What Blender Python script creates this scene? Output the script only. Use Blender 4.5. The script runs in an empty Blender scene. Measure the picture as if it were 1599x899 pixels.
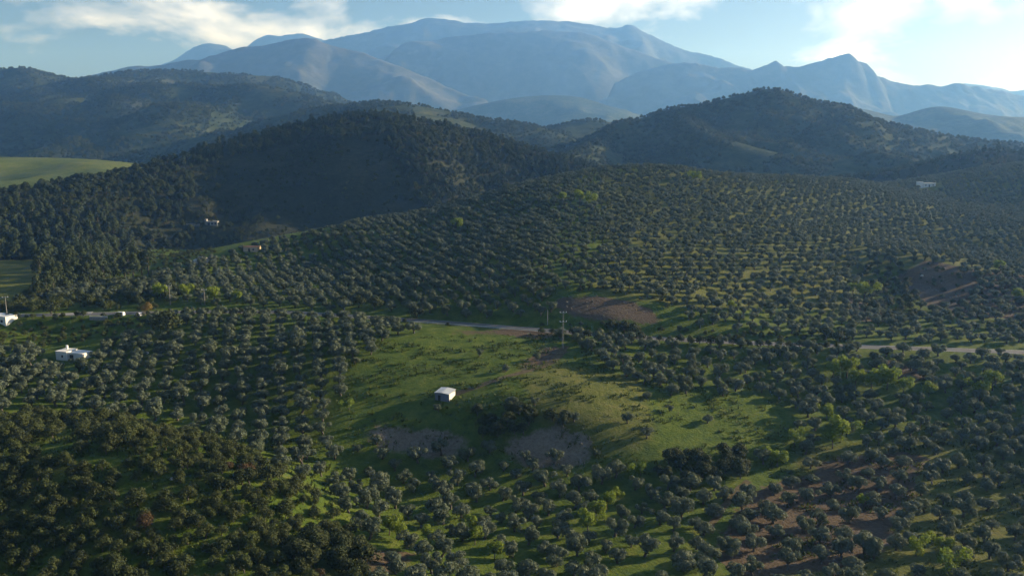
import bpy, math
import numpy as np
from mathutils import Vector, Matrix

# ------------------------------------------------------------------ camera, sky, sun, exposure
SC = bpy.context.scene
COL = SC.collection
F_PX, W_PX, H_PX = 1255.0, 1599.0, 899.0
PITCH = math.atan(219.5 / F_PX)
SP, CP = math.sin(PITCH), math.cos(PITCH)
cam_d = bpy.data.cameras.new('camera')
cam_d.sensor_width = 36.0
cam_d.lens = 36.0 * F_PX / W_PX
cam_d.clip_start = 1.0
cam_d.clip_end = 40000.0
cam = bpy.data.objects.new('camera', cam_d)
COL.objects.link(cam)
cam.location = (0, 0, 0)
cam.rotation_euler = (math.pi / 2 - PITCH, 0, 0)
SC.camera = cam

SUN_AZ, SUN_EL = math.radians(68), math.radians(14.5)
world = bpy.data.worlds.new('World')
SC.world = world
world.use_nodes = True


def build_world():
    nt = world.node_tree
    nt.nodes.clear()
    N, L = nt.nodes.new, nt.links.new
    sky = N('ShaderNodeTexSky')
    sky.sky_type = 'NISHITA'
    sky.sun_disc = False
    sky.sun_elevation = SUN_EL
    sky.sun_rotation = SUN_AZ
    sky.altitude = 500
    sky.air_density = 1.0
    sky.dust_density = 3.0
    sky.ozone_density = 3.5
    tc = N('ShaderNodeTexCoord')
    mp = N('ShaderNodeMapping')
    mp.inputs['Scale'].default_value = (4.2, 4.2, 10.0)
    mp.inputs['Location'].default_value = CLOUD_OFFSET
    L(tc.outputs['Generated'], mp.inputs['Vector'])
    n1 = N('ShaderNodeTexNoise')
    n1.inputs['Scale'].default_value = 1.35
    n1.inputs['Detail'].default_value = 9
    n1.inputs['Roughness'].default_value = 0.56
    n1.inputs['Distortion'].default_value = 0.25
    L(mp.outputs[0], n1.inputs['Vector'])
    rp = N('ShaderNodeValToRGB')
    rp.color_ramp.elements[0].position = 0.49
    rp.color_ramp.elements[1].position = 0.66
    L(n1.outputs['Fac'], rp.inputs[0])
    # shaded cores of the clouds
    n2 = N('ShaderNodeTexNoise')
    n2.inputs['Scale'].default_value = 2.6
    n2.inputs['Detail'].default_value = 6
    L(mp.outputs[0], n2.inputs['Vector'])
    tint = N('ShaderNodeValToRGB')
    tint.color_ramp.elements[0].position = 0.35
    tint.color_ramp.elements[0].color = (8.2, 8.7, 9.8, 1)
    tint.color_ramp.elements[1].position = 0.62
    tint.color_ramp.elements[1].color = (14.0, 14.0, 14.2, 1)
    L(n2.outputs['Fac'], tint.inputs[0])
    # clouds hang low over the ranges, thinning out overhead, all the way round
    sep = N('ShaderNodeSeparateXYZ')
    L(tc.outputs['Generated'], sep.inputs[0])
    band = N('ShaderNodeValToRGB')
    band.color_ramp.elements[0].position = 0.0
    band.color_ramp.elements[0].color = (1, 1, 1, 1)
    e = band.color_ramp.elements.new(0.16)
    e.color = (1, 1, 1, 1)
    band.color_ramp.elements[-1].position = 0.27
    band.color_ramp.elements[-1].color = (0.15, 0.15, 0.15, 1)
    L(sep.outputs['Z'], band.inputs[0])
    mul = N('ShaderNodeMath')
    mul.operation = 'MULTIPLY'
    L(rp.outputs[0], mul.inputs[0])
    L(band.outputs[0], mul.inputs[1])
    m2 = N('ShaderNodeMath')
    m2.operation = 'MULTIPLY'
    m2.inputs[1].default_value = 0.85
    L(mul.outputs[0], m2.inputs[0])
    mix = N('ShaderNodeMixRGB')
    L(m2.outputs[0], mix.inputs[0])
    L(sky.outputs[0], mix.inputs[1])
    L(tint.outputs[0], mix.inputs[2])
    bg = N('ShaderNodeBackground')
    bg.inputs['Strength'].default_value = SKY_STRENGTH
    L(mix.outputs[0], bg.inputs['Color'])
    out = N('ShaderNodeOutputWorld')
    L(bg.outputs[0], out.inputs['Surface'])


CLOUD_OFFSET = (1.9, 0.7, 0.35)
SKY_STRENGTH = 0.056
build_world()
sun_d = bpy.data.lights.new('sun', 'SUN')
sun_d.energy = 5.0
sun_d.angle = math.radians(0.5)
sun_d.color = (1.0, 0.93, 0.83)
sun = bpy.data.objects.new('sun', sun_d)
COL.objects.link(sun)
SUN_DIR = Vector((math.sin(SUN_AZ) * math.cos(SUN_EL), math.cos(SUN_AZ) * math.cos(SUN_EL), math.sin(SUN_EL)))
sun.rotation_euler = SUN_DIR.to_track_quat('Z', 'Y').to_euler()
sun.location = SUN_DIR * 900
vs = SC.view_settings
vs.view_transform = 'Standard'
vs.look = 'None'
vs.gamma = 1.0
vs.use_curve_mapping = False
vs.exposure = 1.08
HAZE_DENSITY = 1.0e-4
cy = SC.cycles
cy.use_denoising = True
cy.max_bounces = 5
cy.diffuse_bounces = 2
cy.glossy_bounces = 1
cy.transmission_bounces = 3
cy.transparent_max_bounces = 4
cy.volume_bounces = 1

rng = np.random.default_rng(11)


# ------------------------------------------------------------------ helpers
def tag(o, label=None, cat=None, group=None, kind=None):
    if label:
        o['label'] = label
    if cat:
        o['category'] = cat
    if group:
        o['group'] = group
    if kind:
        o['kind'] = kind
    return o


def link(o, parent=None):
    COL.objects.link(o)
    if parent is not None:
        o.parent = parent
    return o


def empty(name, loc, rz=0.0):
    o = bpy.data.objects.new(name, None)
    o.empty_display_size = 0.3
    link(o)
    o.location = loc
    o.rotation_euler = (0, 0, rz)
    return o


def np_mesh(name, v, faces, mat=None, smooth=False):
    """v (n,3), faces: array (m,4) or (m,3) or list of tuples."""
    me = bpy.data.meshes.new(name)
    v = np.asarray(v, np.float32)
    if isinstance(faces, np.ndarray):
        k = faces.shape[1]
        me.vertices.add(len(v))
        me.vertices.foreach_set('co', v.ravel())
        me.loops.add(faces.size)
        me.loops.foreach_set('vertex_index', faces.astype(np.int32).ravel())
        me.polygons.add(len(faces))
        me.polygons.foreach_set('loop_start', np.arange(0, faces.size, k, dtype=np.int32))
        me.update(calc_edges=True)
    else:
        me.from_pydata([tuple(map(float, p)) for p in v], [], faces)
        me.update()
    if smooth:
        me.polygons.foreach_set('use_smooth', np.ones(len(me.polygons), bool))
    if mat:
        me.materials.append(mat)
    return me


class MB:
    def __init__(self):
        self.v, self.f = [], []

    def add(self, v, f):
        o = len(self.v)
        self.v += [tuple(p) for p in v]
        self.f += [tuple(i + o for i in q) for q in f]
        return self

    def box(self, x0, x1, y0, y1, z0, z1):
        v = [(x0, y0, z0), (x1, y0, z0), (x1, y1, z0), (x0, y1, z0), (x0, y0, z1), (x1, y0, z1), (x1, y1, z1), (x0, y1, z1)]
        return self.add(v, [(3, 2, 1, 0), (4, 5, 6, 7), (0, 1, 5, 4), (1, 2, 6, 5), (2, 3, 7, 6), (3, 0, 4, 7)])

    def tube(self, pts, rad, n=6):
        pts = [Vector(p) for p in pts]
        rings = []
        for i, p in enumerate(pts):
            d = (pts[min(i + 1, len(pts) - 1)] - pts[max(i - 1, 0)]).normalized()
            a = d.orthogonal().normalized()
            if abs(d.z) > 0.9:
                a = (Vector((1, 0, 0)) - d * d.x).normalized()
            b = d.cross(a)
            rings.append([p + (a * math.cos(2 * math.pi * k / n) + b * math.sin(2 * math.pi * k / n)) * rad[i] for k in range(n)])
        v = [q for r in rings for q in r]
        f = []
        for i in range(len(pts) - 1):
            for k in range(n):
                f.append((i * n + k, i * n + (k + 1) % n, (i + 1) * n + (k + 1) % n, (i + 1) * n + k))
        f.append(tuple(range(n))[::-1])
        f.append(tuple((len(pts) - 1) * n + k for k in range(n)))
        return self.add(v, f)

    def build(self, name, mat, parent=None, smooth=False):
        o = bpy.data.objects.new(name, np_mesh(name, self.v, self.f, mat, smooth))
        return link(o, parent)


def hash2(ix, iy, seed):
    h = (ix.astype(np.int64) * 374761393 + iy.astype(np.int64) * 668265263 + seed * 974634777) & 0xFFFFFFFF
    h = ((h ^ (h >> 13)) * 1274126177) & 0xFFFFFFFF
    h = h ^ (h >> 16)
    return (h & 0xFFFFFF) / float(0xFFFFFF)


def vnoise(x, y, seed=0):
    ix, iy = np.floor(x), np.floor(y)
    fx, fy = x - ix, y - iy
    fx = fx * fx * fx * (fx * (fx * 6 - 15) + 10)
    fy = fy * fy * fy * (fy * (fy * 6 - 15) + 10)
    a, b = hash2(ix, iy, seed), hash2(ix + 1, iy, seed)
    c, d = hash2(ix, iy + 1, seed), hash2(ix + 1, iy + 1, seed)
    return (a * (1 - fx) + b * fx) * (1 - fy) + (c * (1 - fx) + d * fx) * fy


def fbm(x, y, seed=0, octs=4, rough=0.5):
    s, a, t = 0.0, 1.0, 0.0
    for o in range(octs):
        s = s + a * (vnoise(x, y, seed + o) - 0.5)
        t += a
        a *= rough
        x, y = x * 2.03 + 17.3, y * 2.03 + 5.1
    return s / t * 2


def ridged(x, y, seed=0, octs=4):
    s, a, t = 0.0, 1.0, 0.0
    for o in range(octs):
        s = s + a * (1 - np.abs(2 * vnoise(x, y, seed + o) - 1))
        t += a
        a *= 0.5
        x, y = x * 2.1 + 7.7, y * 2.1 + 3.9
    return s / t


def pix_dir(u, v):
    u, v = np.asarray(u, float), np.asarray(v, float)
    a, b = (u - 799.5) / F_PX, (449.5 - v) / F_PX
    return a, CP + SP * b, -SP + CP * b


def pt(u, v, t):
    a, b, c = pix_dir(u, v)
    return np.array([a * t, b * t, c * t])


def project(x, y, z):
    depth = y * CP - z * SP
    up = y * SP + z * CP
    depth = np.where(depth > 1, depth, 1)
    return 799.5 + F_PX * x / depth, 449.5 - F_PX * up / depth, depth


def inpoly(u, v, poly):
    u, v = np.asarray(u, float), np.asarray(v, float)
    r = np.zeros(u.shape, bool)
    n = len(poly)
    for i in range(n):
        x0, y0 = poly[i]
        x1, y1 = poly[(i + 1) % n]
        if y0 == y1:
            continue
        c = ((y0 > v) != (y1 > v)) & (u < (x1 - x0) * (v - y0) / (y1 - y0) + x0)
        r ^= c
    return r


def smoothstep(a, b, x):
    t = np.clip((x - a) / (b - a), 0, 1)
    return t * t * (3 - 2 * t)


# ------------------------------------------------------------------ near terrain: thin plate through surveyed points
CTRL = """0,899,176 250,899,174 480,890,180 650,890,190 900,890,196 1200,890,198 1450,890,198 1599,890,196
0,780,206 200,780,198 380,790,200 500,830,203 0,690,236 200,680,232 350,710,224 460,760,216
0,630,275 150,640,278 300,670,272 430,710,255 520,760,238 600,800,228
700,790,234 900,790,234 650,730,256 800,740,254 950,740,252 1100,790,232 1300,800,232 1500,800,232 1599,740,252 1400,720,262 1200,720,262
620,700,264 760,708,261 880,716,258 600,660,272 720,640,275 850,645,271 940,660,268 860,690,264
700,580,307 600,570,312 850,570,311 1000,620,287 1100,680,270 1200,640,290 800,535,334 950,545,329 650,530,337
1300,640,295 1450,640,297 1599,640,294 1300,580,322 1500,585,321 1599,590,318
50,580,312 250,600,302 450,600,300 300,540,335 450,530,340 100,555,335 550,540,328
200,510,362 60,510,372 0,490,390 350,490,372 150,470,410 280,450,430 0,445,470 60,420,520
700,455,402 700,405,468 700,355,566 750,315,625 600,345,600 600,395,512 600,445,434 500,368,560 500,405,532 500,445,446
400,388,540 400,420,514 300,415,505 220,432,500
850,450,390 850,400,438 850,340,550 850,285,665 980,450,394 980,400,444 980,340,545 980,290,650 980,262,720
1100,272,752 1100,340,562 1100,400,465 1100,460,398 1200,280,830 1200,350,572 1200,420,460 1200,480,400
1300,282,890 1300,360,592 1300,430,465 1300,500,384 1420,300,880 1450,290,905 1599,258,950 1500,320,810 1599,320,795
1450,370,620 1599,380,590 1400,398,505 1470,408,485 1599,432,470 1500,395,575
1440,500,398 1520,500,396 1599,505,390 1370,478,430 1340,440,472
900,452,380 960,456,379 1010,464,376 880,497,360 930,506,357 1000,513,354 1050,516,353"""
XYZ = """-130,720,-88 -250,650,-90 -300,800,-85 0,850,-72 100,950,-78 250,950,-78 420,1080,-70 680,1150,-45 -150,900,-84 -450,700,-84 -350,560,-84
380,300,-74 520,520,-55 740,820,-24 350,150,-84 -360,300,-86 -460,450,-82 -270,170,-62 -230,60,-62 220,50,-92 0,30,-94 560,200,-70 -500,150,-70 700,500,-40 -600,850,-84"""
P = [pt(*[float(q) for q in s.split(',')]) for s in CTRL.split()] + [np.array([float(q) for q in s.split(',')]) for s in XYZ.split()]
ROAD_Z = -77.0
road_px = [(-60, 494), (60, 492), (200, 489), (330, 487), (450, 488), (640, 500), (830, 514), (1000, 527), (1180, 536), (1330, 541), (1599, 550), (1700, 553)]


def at_z(u, v, z):
    a, b, c = pix_dir(u, v)
    t = z / c
    return np.array([a * t, b * t, z])


road_pts = np.array([at_z(u, v, np.interp(u, [450, 900, 1330, 1700], [-77, -79.5, -84.5, -87])) for u, v in road_px])
P += [p for p in road_pts]
P = np.array(P)


def tps_fit(xy, z, lam):
    n = len(xy)
    d2 = ((xy[:, None] - xy[None]) ** 2).sum(-1)
    K = 0.5 * d2 * np.log(d2 + 1e-9)
    K[np.diag_indices(n)] = lam
    Q = np.c_[np.ones(n), xy]
    A = np.block([[K, Q], [Q.T, np.zeros((3, 3))]])
    return np.linalg.solve(A, np.r_[z, 0, 0, 0])


SCL = 100.0
_w = tps_fit(P[:, :2] / SCL, P[:, 2], 0.01)


def tps(x, y):
    x, y = x / SCL, y / SCL
    r = _w[-3] + _w[-2] * x + _w[-1] * y
    for i in range(len(P)):
        d2 = (x - P[i, 0] / SCL) ** 2 + (y - P[i, 1] / SCL) ** 2
        r = r + _w[i] * 0.5 * d2 * np.log(d2 + 1e-9)
    return r


def catmull(p, n):
    p = np.asarray(p, float)
    q = np.vstack([2 * p[0] - p[1], p, 2 * p[-1] - p[-2]])
    out = []
    for i in range(len(p) - 1):
        a, b, c, d = q[i:i + 4]
        for t in np.linspace(0, 1, n, endpoint=False):
            out.append(0.5 * (2 * b + (c - a) * t + (2 * a - 5 * b + 4 * c - d) * t * t + (3 * b - a - 3 * c + d) * t ** 3))
    out.append(p[-1])
    return np.array(out)


road_line = catmull(road_pts[:, :2], 14)
road_x, road_zz = road_pts[:, 0], road_pts[:, 2]


def road_z(x):
    return np.interp(x, road_x, road_zz)


def dist_line(x, y, line):
    d = np.full(x.shape, 1e9)
    for i in range(len(line) - 1):
        a, b = line[i], line[i + 1]
        e = b - a
        t = np.clip(((x - a[0]) * e[0] + (y - a[1]) * e[1]) / (e @ e), 0, 1)
        d = np.minimum(d, np.hypot(x - a[0] - t * e[0], y - a[1] - t * e[1]))
    return d


def near_raw(x, y):
    h = tps(x, y)
    h = np.clip(h, -115, 5)
    # beyond the surveyed patch the country flattens out
    k = smoothstep(0, 350, np.maximum.reduce([np.abs(x - 120) - 560, y - 1000, -y - 20, np.zeros_like(x)]))
    h = h * (1 - k) + (-86 + 3 * fbm(x / 300, y / 300, 5)) * k
    h = h + 1.1 * fbm(x / 33, y / 33, 7, 4)
    return h


def near_h(x, y):
    h = near_raw(x, y)
    m = (np.abs(x) < 600) & (y > 200) & (y < 600)
    if m.any():
        d = dist_line(x[m], y[m], road_line)
        k = 1 - smoothstep(5.5, 12, d)
        h[m] = h[m] * (1 - k) + road_z(x[m]) * k
    return h


GX0, GX1, GY0, GY1, GS = -640.0, 900.0, -60.0, 1200.0, 2.5
_gx, _gy = np.arange(GX0, GX1 + .1, GS), np.arange(GY0, GY1 + .1, GS)
_GXX, _GYY = np.meshgrid(_gx, _gy)
GH = near_h(_GXX, _GYY)


def bil(G, x0, y0, s, x, y, out=-1e3):
    fx, fy = (x - x0) / s, (y - y0) / s
    ny, nx = G.shape
    ok = (fx >= 0) & (fy >= 0) & (fx < nx - 1.001) & (fy < ny - 1.001)
    fx, fy = np.clip(fx, 0, nx - 1.001), np.clip(fy, 0, ny - 1.001)
    i, j = fx.astype(int), fy.astype(int)
    a, b = fx - i, fy - j
    r = (G[j, i] * (1 - a) + G[j, i + 1] * a) * (1 - b) + (G[j + 1, i] * (1 - a) + G[j + 1, i + 1] * a) * b
    return np.where(ok, r, out)


HILLS = []      # (grid, x0, y0, step)


def height(x, y):
    x, y = np.atleast_1d(np.asarray(x, float)), np.atleast_1d(np.asarray(y, float))
    h = bil(GH, GX0, GY0, GS, x, y, -87.0)
    for g, x0, y0, s in HILLS:
        h = np.maximum(h, bil(g, x0, y0, s, x, y))
    return h


_T = np.geomspace(110, 3200, 1500)


def at(u, v):
    """First point of the terrain along the line of sight through a point of the photograph."""
    a, b, c = pix_dir(u, v)
    h = height(a * _T, b * _T)
    below = np.nonzero(c * _T < h)[0]
    t = _T[below[0]] if len(below) else 3000.0
    if len(below) and below[0] > 0:
        lo, hi = _T[below[0] - 1], t
        for _ in range(12):
            m = (lo + hi) / 2
            if c * m < height(a * m, b * m)[0]:
                hi = m
            else:
                lo = m
        t = hi
    p = np.array([a * t, b * t])
    return Vector((p[0], p[1], height(p[0], p[1])[0]))


def in_sight(x, y, z):
    """Not hidden from the camera's side of the valley by the terrain."""
    ok = np.ones(len(x), bool)
    for k in np.linspace(0.12, 0.985, 46):
        ok &= height(x * k, y * k) < z * k + 0.5
    return ok


# ------------------------------------------------------------------ materials
def new_mat(name):
    m = bpy.data.materials.new(name)
    m.use_nodes = True
    nt = m.node_tree
    nt.nodes.clear()
    out = nt.nodes.new('ShaderNodeOutputMaterial')
    return m, nt, nt.nodes.new, nt.links.new, out


def ramp(N, stops, interp='LINEAR'):
    r = N('ShaderNodeValToRGB')
    r.color_ramp.interpolation = interp
    el = r.color_ramp.elements
    while len(el) > 1:
        el.remove(el[-1])
    el[0].position, el[0].color = stops[0][0], (*stops[0][1], 1)
    for p, c in stops[1:]:
        e = el.new(p)
        e.color = (*c, 1)
    return r


def noise(N, L, vec, scale, detail=5, rough=0.55):
    n = N('ShaderNodeTexNoise')
    n.inputs['Scale'].default_value = scale
    n.inputs['Detail'].default_value = detail
    n.inputs['Roughness'].default_value = rough
    if vec is not None:
        L(vec, n.inputs['Vector'])
    return n


def mixc(N, L, fac, a, b):
    m = N('ShaderNodeMixRGB')
    for s, q in ((0, fac), (1, a), (2, b)):
        if hasattr(q, 'is_linked') or hasattr(q, 'links'):
            L(q, m.inputs[s])
        elif s == 0:
            m.inputs[0].default_value = q
        else:
            m.inputs[s].default_value = (*q, 1)
    return m.outputs[0]


def leaf_mat(name, c0, c1, c2, trans=0.3, rough=0.7, spec=0.12):
    m, nt, N, L, out = new_mat(name)
    oi = N('ShaderNodeObjectInfo')
    tc = N('ShaderNodeTexCoord')
    n = noise(N, L, tc.outputs['Object'], 1.6, 3)
    r1 = ramp(N, [(0.3, c0), (0.72, c1)])
    L(n.outputs['Fac'], r1.inputs[0])
    mr = N('ShaderNodeMapRange')
    mr.inputs['From Min'].default_value = 0.0
    mr.inputs['From Max'].default_value = 1.0
    mr.inputs['To Min'].default_value = 0.0
    mr.inputs['To Max'].default_value = 0.85
    L(oi.outputs['Random'], mr.inputs[0])
    col = mixc(N, L, mr.outputs[0], r1.outputs[0], c2)
    b = N('ShaderNodeBsdfPrincipled')
    b.inputs['Roughness'].default_value = rough
    b.inputs['Specular IOR Level'].default_value = spec
    L(col, b.inputs['Base Color'])
    t = N('ShaderNodeBsdfTranslucent')
    L(col, t.inputs['Color'])
    mx = N('ShaderNodeMixShader')
    mx.inputs[0].default_value = trans
    L(b.outputs[0], mx.inputs[1])
    L(t.outputs[0], mx.inputs[2])
    L(mx.outputs[0], out.inputs['Surface'])
    return m


def plain_mat(name, c0, c1, scale=2.0, rough=0.8, bump=0.0, spec=0.3, metal=0.0):
    m, nt, N, L, out = new_mat(name)
    tc = N('ShaderNodeTexCoord')
    n = noise(N, L, tc.outputs['Object'], scale, 6)
    r = ramp(N, [(0.3, c0), (0.7, c1)])
    L(n.outputs['Fac'], r.inputs[0])
    b = N('ShaderNodeBsdfPrincipled')
    b.inputs['Roughness'].default_value = rough
    b.inputs['Specular IOR Level'].default_value = spec
    b.inputs['Metallic'].default_value = metal
    L(r.outputs[0], b.inputs['Base Color'])
    if bump:
        bp = N('ShaderNodeBump')
        bp.inputs['Strength'].default_value = bump
        bp.inputs['Distance'].default_value = 0.3
        L(n.outputs['Fac'], bp.inputs['Height'])
        L(bp.outputs[0], b.inputs['Normal'])
    L(b.outputs[0], out.inputs['Surface'])
    return m


M = {}
M['olive'] = leaf_mat('olive_leaves', (0.060, 0.080, 0.050), (0.180, 0.212, 0.152), (0.092, 0.118, 0.072), 0.26)
M['lime'] = leaf_mat('fresh_leaves', (0.11, 0.17, 0.018), (0.24, 0.31, 0.045), (0.17, 0.22, 0.03), 0.45)
M['pine'] = leaf_mat('pine_needles', (0.028, 0.042, 0.018), (0.060, 0.078, 0.034), (0.042, 0.062, 0.025), 0.15)
M['oak'] = leaf_mat('oak_leaves', (0.022, 0.036, 0.012), (0.062, 0.078, 0.028), (0.042, 0.052, 0.020), 0.2)
M['scrub'] = leaf_mat('scrub_leaves', (0.038, 0.056, 0.017), (0.088, 0.108, 0.036), (0.056, 0.066, 0.026), 0.25)
M['gold'] = leaf_mat('yellow_leaves', (0.19, 0.13, 0.03), (0.30, 0.22, 0.06), (0.22, 0.16, 0.05), 0.35)
M['rust'] = leaf_mat('rusty_leaves', (0.055, 0.036, 0.018), (0.10, 0.065, 0.032), (0.07, 0.055, 0.028), 0.2)
M['bark'] = plain_mat('bark', (0.06, 0.05, 0.04), (0.14, 0.12, 0.10), 6, 0.9)
M['white'] = plain_mat('whitewash', (0.62, 0.61, 0.58), (0.80, 0.79, 0.76), 0.8, 0.8)
M['roofmetal'] = plain_mat('roof_sheet', (0.50, 0.52, 0.53), (0.66, 0.68, 0.68), 0.7, 0.5)
M['dark'] = plain_mat('dark_opening', (0.015, 0.016, 0.02), (0.03, 0.03, 0.035), 2, 0.6)
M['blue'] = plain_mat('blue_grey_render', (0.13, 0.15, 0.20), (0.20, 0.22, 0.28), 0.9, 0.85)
M['tile'] = plain_mat('clay_tile', (0.20, 0.10, 0.06), (0.34, 0.19, 0.12), 1.4, 0.85)
M['ochre'] = plain_mat('ochre_render', (0.40, 0.30, 0.20), (0.52, 0.40, 0.28), 1.0, 0.85)
M['concrete'] = plain_mat('concrete', (0.20, 0.195, 0.185), (0.29, 0.285, 0.27), 1.2, 0.85)
M['steel'] = plain_mat('galvanised_steel', (0.40, 0.42, 0.43), (0.55, 0.57, 0.58), 2, 0.5, metal=0.3)
M['dullsteel'] = plain_mat('weathered_steel', (0.15, 0.155, 0.155), (0.22, 0.225, 0.22), 2, 0.7)
M['insulator'] = plain_mat('insulator', (0.7, 0.7, 0.7), (0.82, 0.82, 0.82), 2, 0.3)
M['carpaint'] = plain_mat('white_car_paint', (0.72, 0.72, 0.72), (0.8, 0.8, 0.8), 1, 0.25, spec=0.5)
M['glass'] = plain_mat('car_glass', (0.02, 0.025, 0.03), (0.03, 0.035, 0.04), 1, 0.1, spec=0.6)
M['rubber'] = plain_mat('rubber', (0.02, 0.02, 0.02), (0.03, 0.03, 0.03), 4, 0.8)
M['rock'] = plain_mat('limestone', (0.34, 0.33, 0.30), (0.56, 0.54, 0.50), 0.9, 0.9, 0.5)
M['stone'] = plain_mat('bank_stone', (0.10, 0.088, 0.07), (0.20, 0.18, 0.15), 0.9, 0.95)
M['asphalt'] = plain_mat('asphalt', (0.075, 0.076, 0.08), (0.115, 0.115, 0.118), 0.3, 0.7)
M['paint'] = plain_mat('road_paint', (0.6, 0.6, 0.58), (0.75, 0.75, 0.72), 1.0, 0.6)
M['weed'] = leaf_mat('weed_leaves', (0.032, 0.055, 0.010), (0.10, 0.125, 0.025), (0.07, 0.09, 0.02), 0.3)


def ground_mat():
    m, nt, N, L, out = new_mat('meadow_ground')
    tc = N('ShaderNodeTexCoord')
    vec = tc.outputs['Object']
    at_ = N('ShaderNodeAttribute')
    at_.attribute_name = 'zone'
    sep = N('ShaderNodeSeparateColor')
    L(at_.outputs['Color'], sep.inputs[0])
    big = noise(N, L, vec, 0.035, 6, 0.6)
    mid = noise(N, L, vec, 0.22, 8, 0.72)
    fin = noise(N, L, vec, 0.9, 6, 0.7)
    g1 = ramp(N, [(0.30, (0.030, 0.055, 0.009)), (0.45, (0.062, 0.100, 0.013)), (0.55, (0.085, 0.120, 0.017)), (0.70, (0.135, 0.150, 0.030))])
    L(mid.outputs['Fac'], g1.inputs[0])
    dry = ramp(N, [(0.3, (0.060, 0.080, 0.016)), (0.5, (0.105, 0.120, 0.026)), (0.7, (0.155, 0.148, 0.048))])
    L(mid.outputs['Fac'], dry.inputs[0])
    soil = ramp(N, [(0.25, (0.060, 0.046, 0.032)), (0.75, (0.145, 0.108, 0.076))])
    L(fin.outputs['Fac'], soil.inputs[0])
    pale = ramp(N, [(0.25, (0.11, 0.092, 0.066)), (0.75, (0.26, 0.222, 0.17))])
    L(fin.outputs['Fac'], pale.inputs[0])

    def edge(ch, ns, lo, hi):
        s = N('ShaderNodeMath')
        s.operation = 'MULTIPLY_ADD'
        L(ns.outputs['Fac'], s.inputs[0])
        s.inputs[1].default_value = 1.0
        s.inputs[2].default_value = -0.5
        a = N('ShaderNodeMath')
        a.operation = 'ADD'
        L(ch, a.inputs[0])
        L(s.outputs[0], a.inputs[1])
        r = N('ShaderNodeMapRange')
        r.interpolation_type = 'SMOOTHSTEP'
        r.inputs['From Min'].default_value = lo
        r.inputs['From Max'].default_value = hi
        L(a.outputs[0], r.inputs[0])
        return r.outputs[0]
    c = mixc(N, L, edge(sep.outputs[2], big, 0.30, 0.62), g1.outputs[0], dry.outputs[0])
    c = mixc(N, L, edge(sep.outputs[0], mid, 0.40, 0.60), c, soil.outputs[0])
    c = mixc(N, L, edge(sep.outputs[1], mid, 0.40, 0.60), c, pale.outputs[0])
    b = N('ShaderNodeBsdfPrincipled')
    b.inputs['Roughness'].default_value = 0.9
    b.inputs['Specular IOR Level'].default_value = 0.1
    L(c, b.inputs['Base Color'])
    bp = N('ShaderNodeBump')
    bp.inputs['Strength'].default_value = 0.8
    bp.inputs['Distance'].default_value = 1.1
    L(fin.outputs['Fac'], bp.inputs['Height'])
    L(bp.outputs[0], b.inputs['Normal'])
    L(b.outputs[0], out.inputs['Surface'])
    return m


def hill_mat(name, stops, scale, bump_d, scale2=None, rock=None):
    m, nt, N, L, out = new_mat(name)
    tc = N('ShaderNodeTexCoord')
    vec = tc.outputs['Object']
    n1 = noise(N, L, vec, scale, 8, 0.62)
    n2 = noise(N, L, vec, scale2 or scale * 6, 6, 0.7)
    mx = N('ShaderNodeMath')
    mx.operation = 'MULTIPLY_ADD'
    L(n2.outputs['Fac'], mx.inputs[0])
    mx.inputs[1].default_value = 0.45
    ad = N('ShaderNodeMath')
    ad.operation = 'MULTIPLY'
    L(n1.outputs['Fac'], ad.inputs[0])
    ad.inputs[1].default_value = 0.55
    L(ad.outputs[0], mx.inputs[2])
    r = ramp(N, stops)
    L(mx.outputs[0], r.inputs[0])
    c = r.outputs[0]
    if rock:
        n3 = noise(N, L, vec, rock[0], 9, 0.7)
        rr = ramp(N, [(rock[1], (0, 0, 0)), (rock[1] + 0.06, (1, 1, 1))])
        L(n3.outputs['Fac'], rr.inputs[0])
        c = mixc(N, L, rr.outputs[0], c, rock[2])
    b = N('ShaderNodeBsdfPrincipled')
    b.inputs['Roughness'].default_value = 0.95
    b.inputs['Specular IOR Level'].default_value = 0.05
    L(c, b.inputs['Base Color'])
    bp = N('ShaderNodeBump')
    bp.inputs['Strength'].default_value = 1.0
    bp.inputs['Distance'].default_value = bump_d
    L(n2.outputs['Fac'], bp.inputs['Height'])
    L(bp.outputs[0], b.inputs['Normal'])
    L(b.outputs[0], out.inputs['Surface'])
    return m


M['ground'] = ground_mat()
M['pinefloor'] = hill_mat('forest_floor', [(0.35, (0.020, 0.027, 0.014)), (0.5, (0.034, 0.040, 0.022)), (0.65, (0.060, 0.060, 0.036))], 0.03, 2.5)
M['woodhill'] = hill_mat('wooded_slope', [(0.36, (0.022, 0.034, 0.016)), (0.5, (0.045, 0.060, 0.028)), (0.63, (0.085, 0.090, 0.048))], 0.006, 6.0, 0.05, (0.004, 0.62, (0.075, 0.072, 0.048)))
M['meadowhill'] = hill_mat('green_fields', [(0.36, (0.06, 0.085, 0.016)), (0.5, (0.095, 0.12, 0.024)), (0.63, (0.135, 0.145, 0.04))], 0.012, 0.6, 0.1)
M['mountain'] = hill_mat('limestone_range', [(0.36, (0.040, 0.046, 0.032)), (0.5, (0.062, 0.064, 0.046)), (0.63, (0.095, 0.092, 0.072))], 0.0025, 8.0, 0.012, (0.0022, 0.63, (0.125, 0.118, 0.10)))

# ------------------------------------------------------------------ the ground sheet
def graded(a, b, s, lo, hi, g=1.09):
    c = list(np.arange(a, b + s * .5, s))
    st = s
    while c[-1] < hi:
        st *= g
        c.append(min(c[-1] + st, hi))
    st = s
    f = [a]
    while f[-1] > lo:
        st *= g
        f.append(max(f[-1] - st, lo))
    return np.array(f[1:][::-1] + c)


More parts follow.
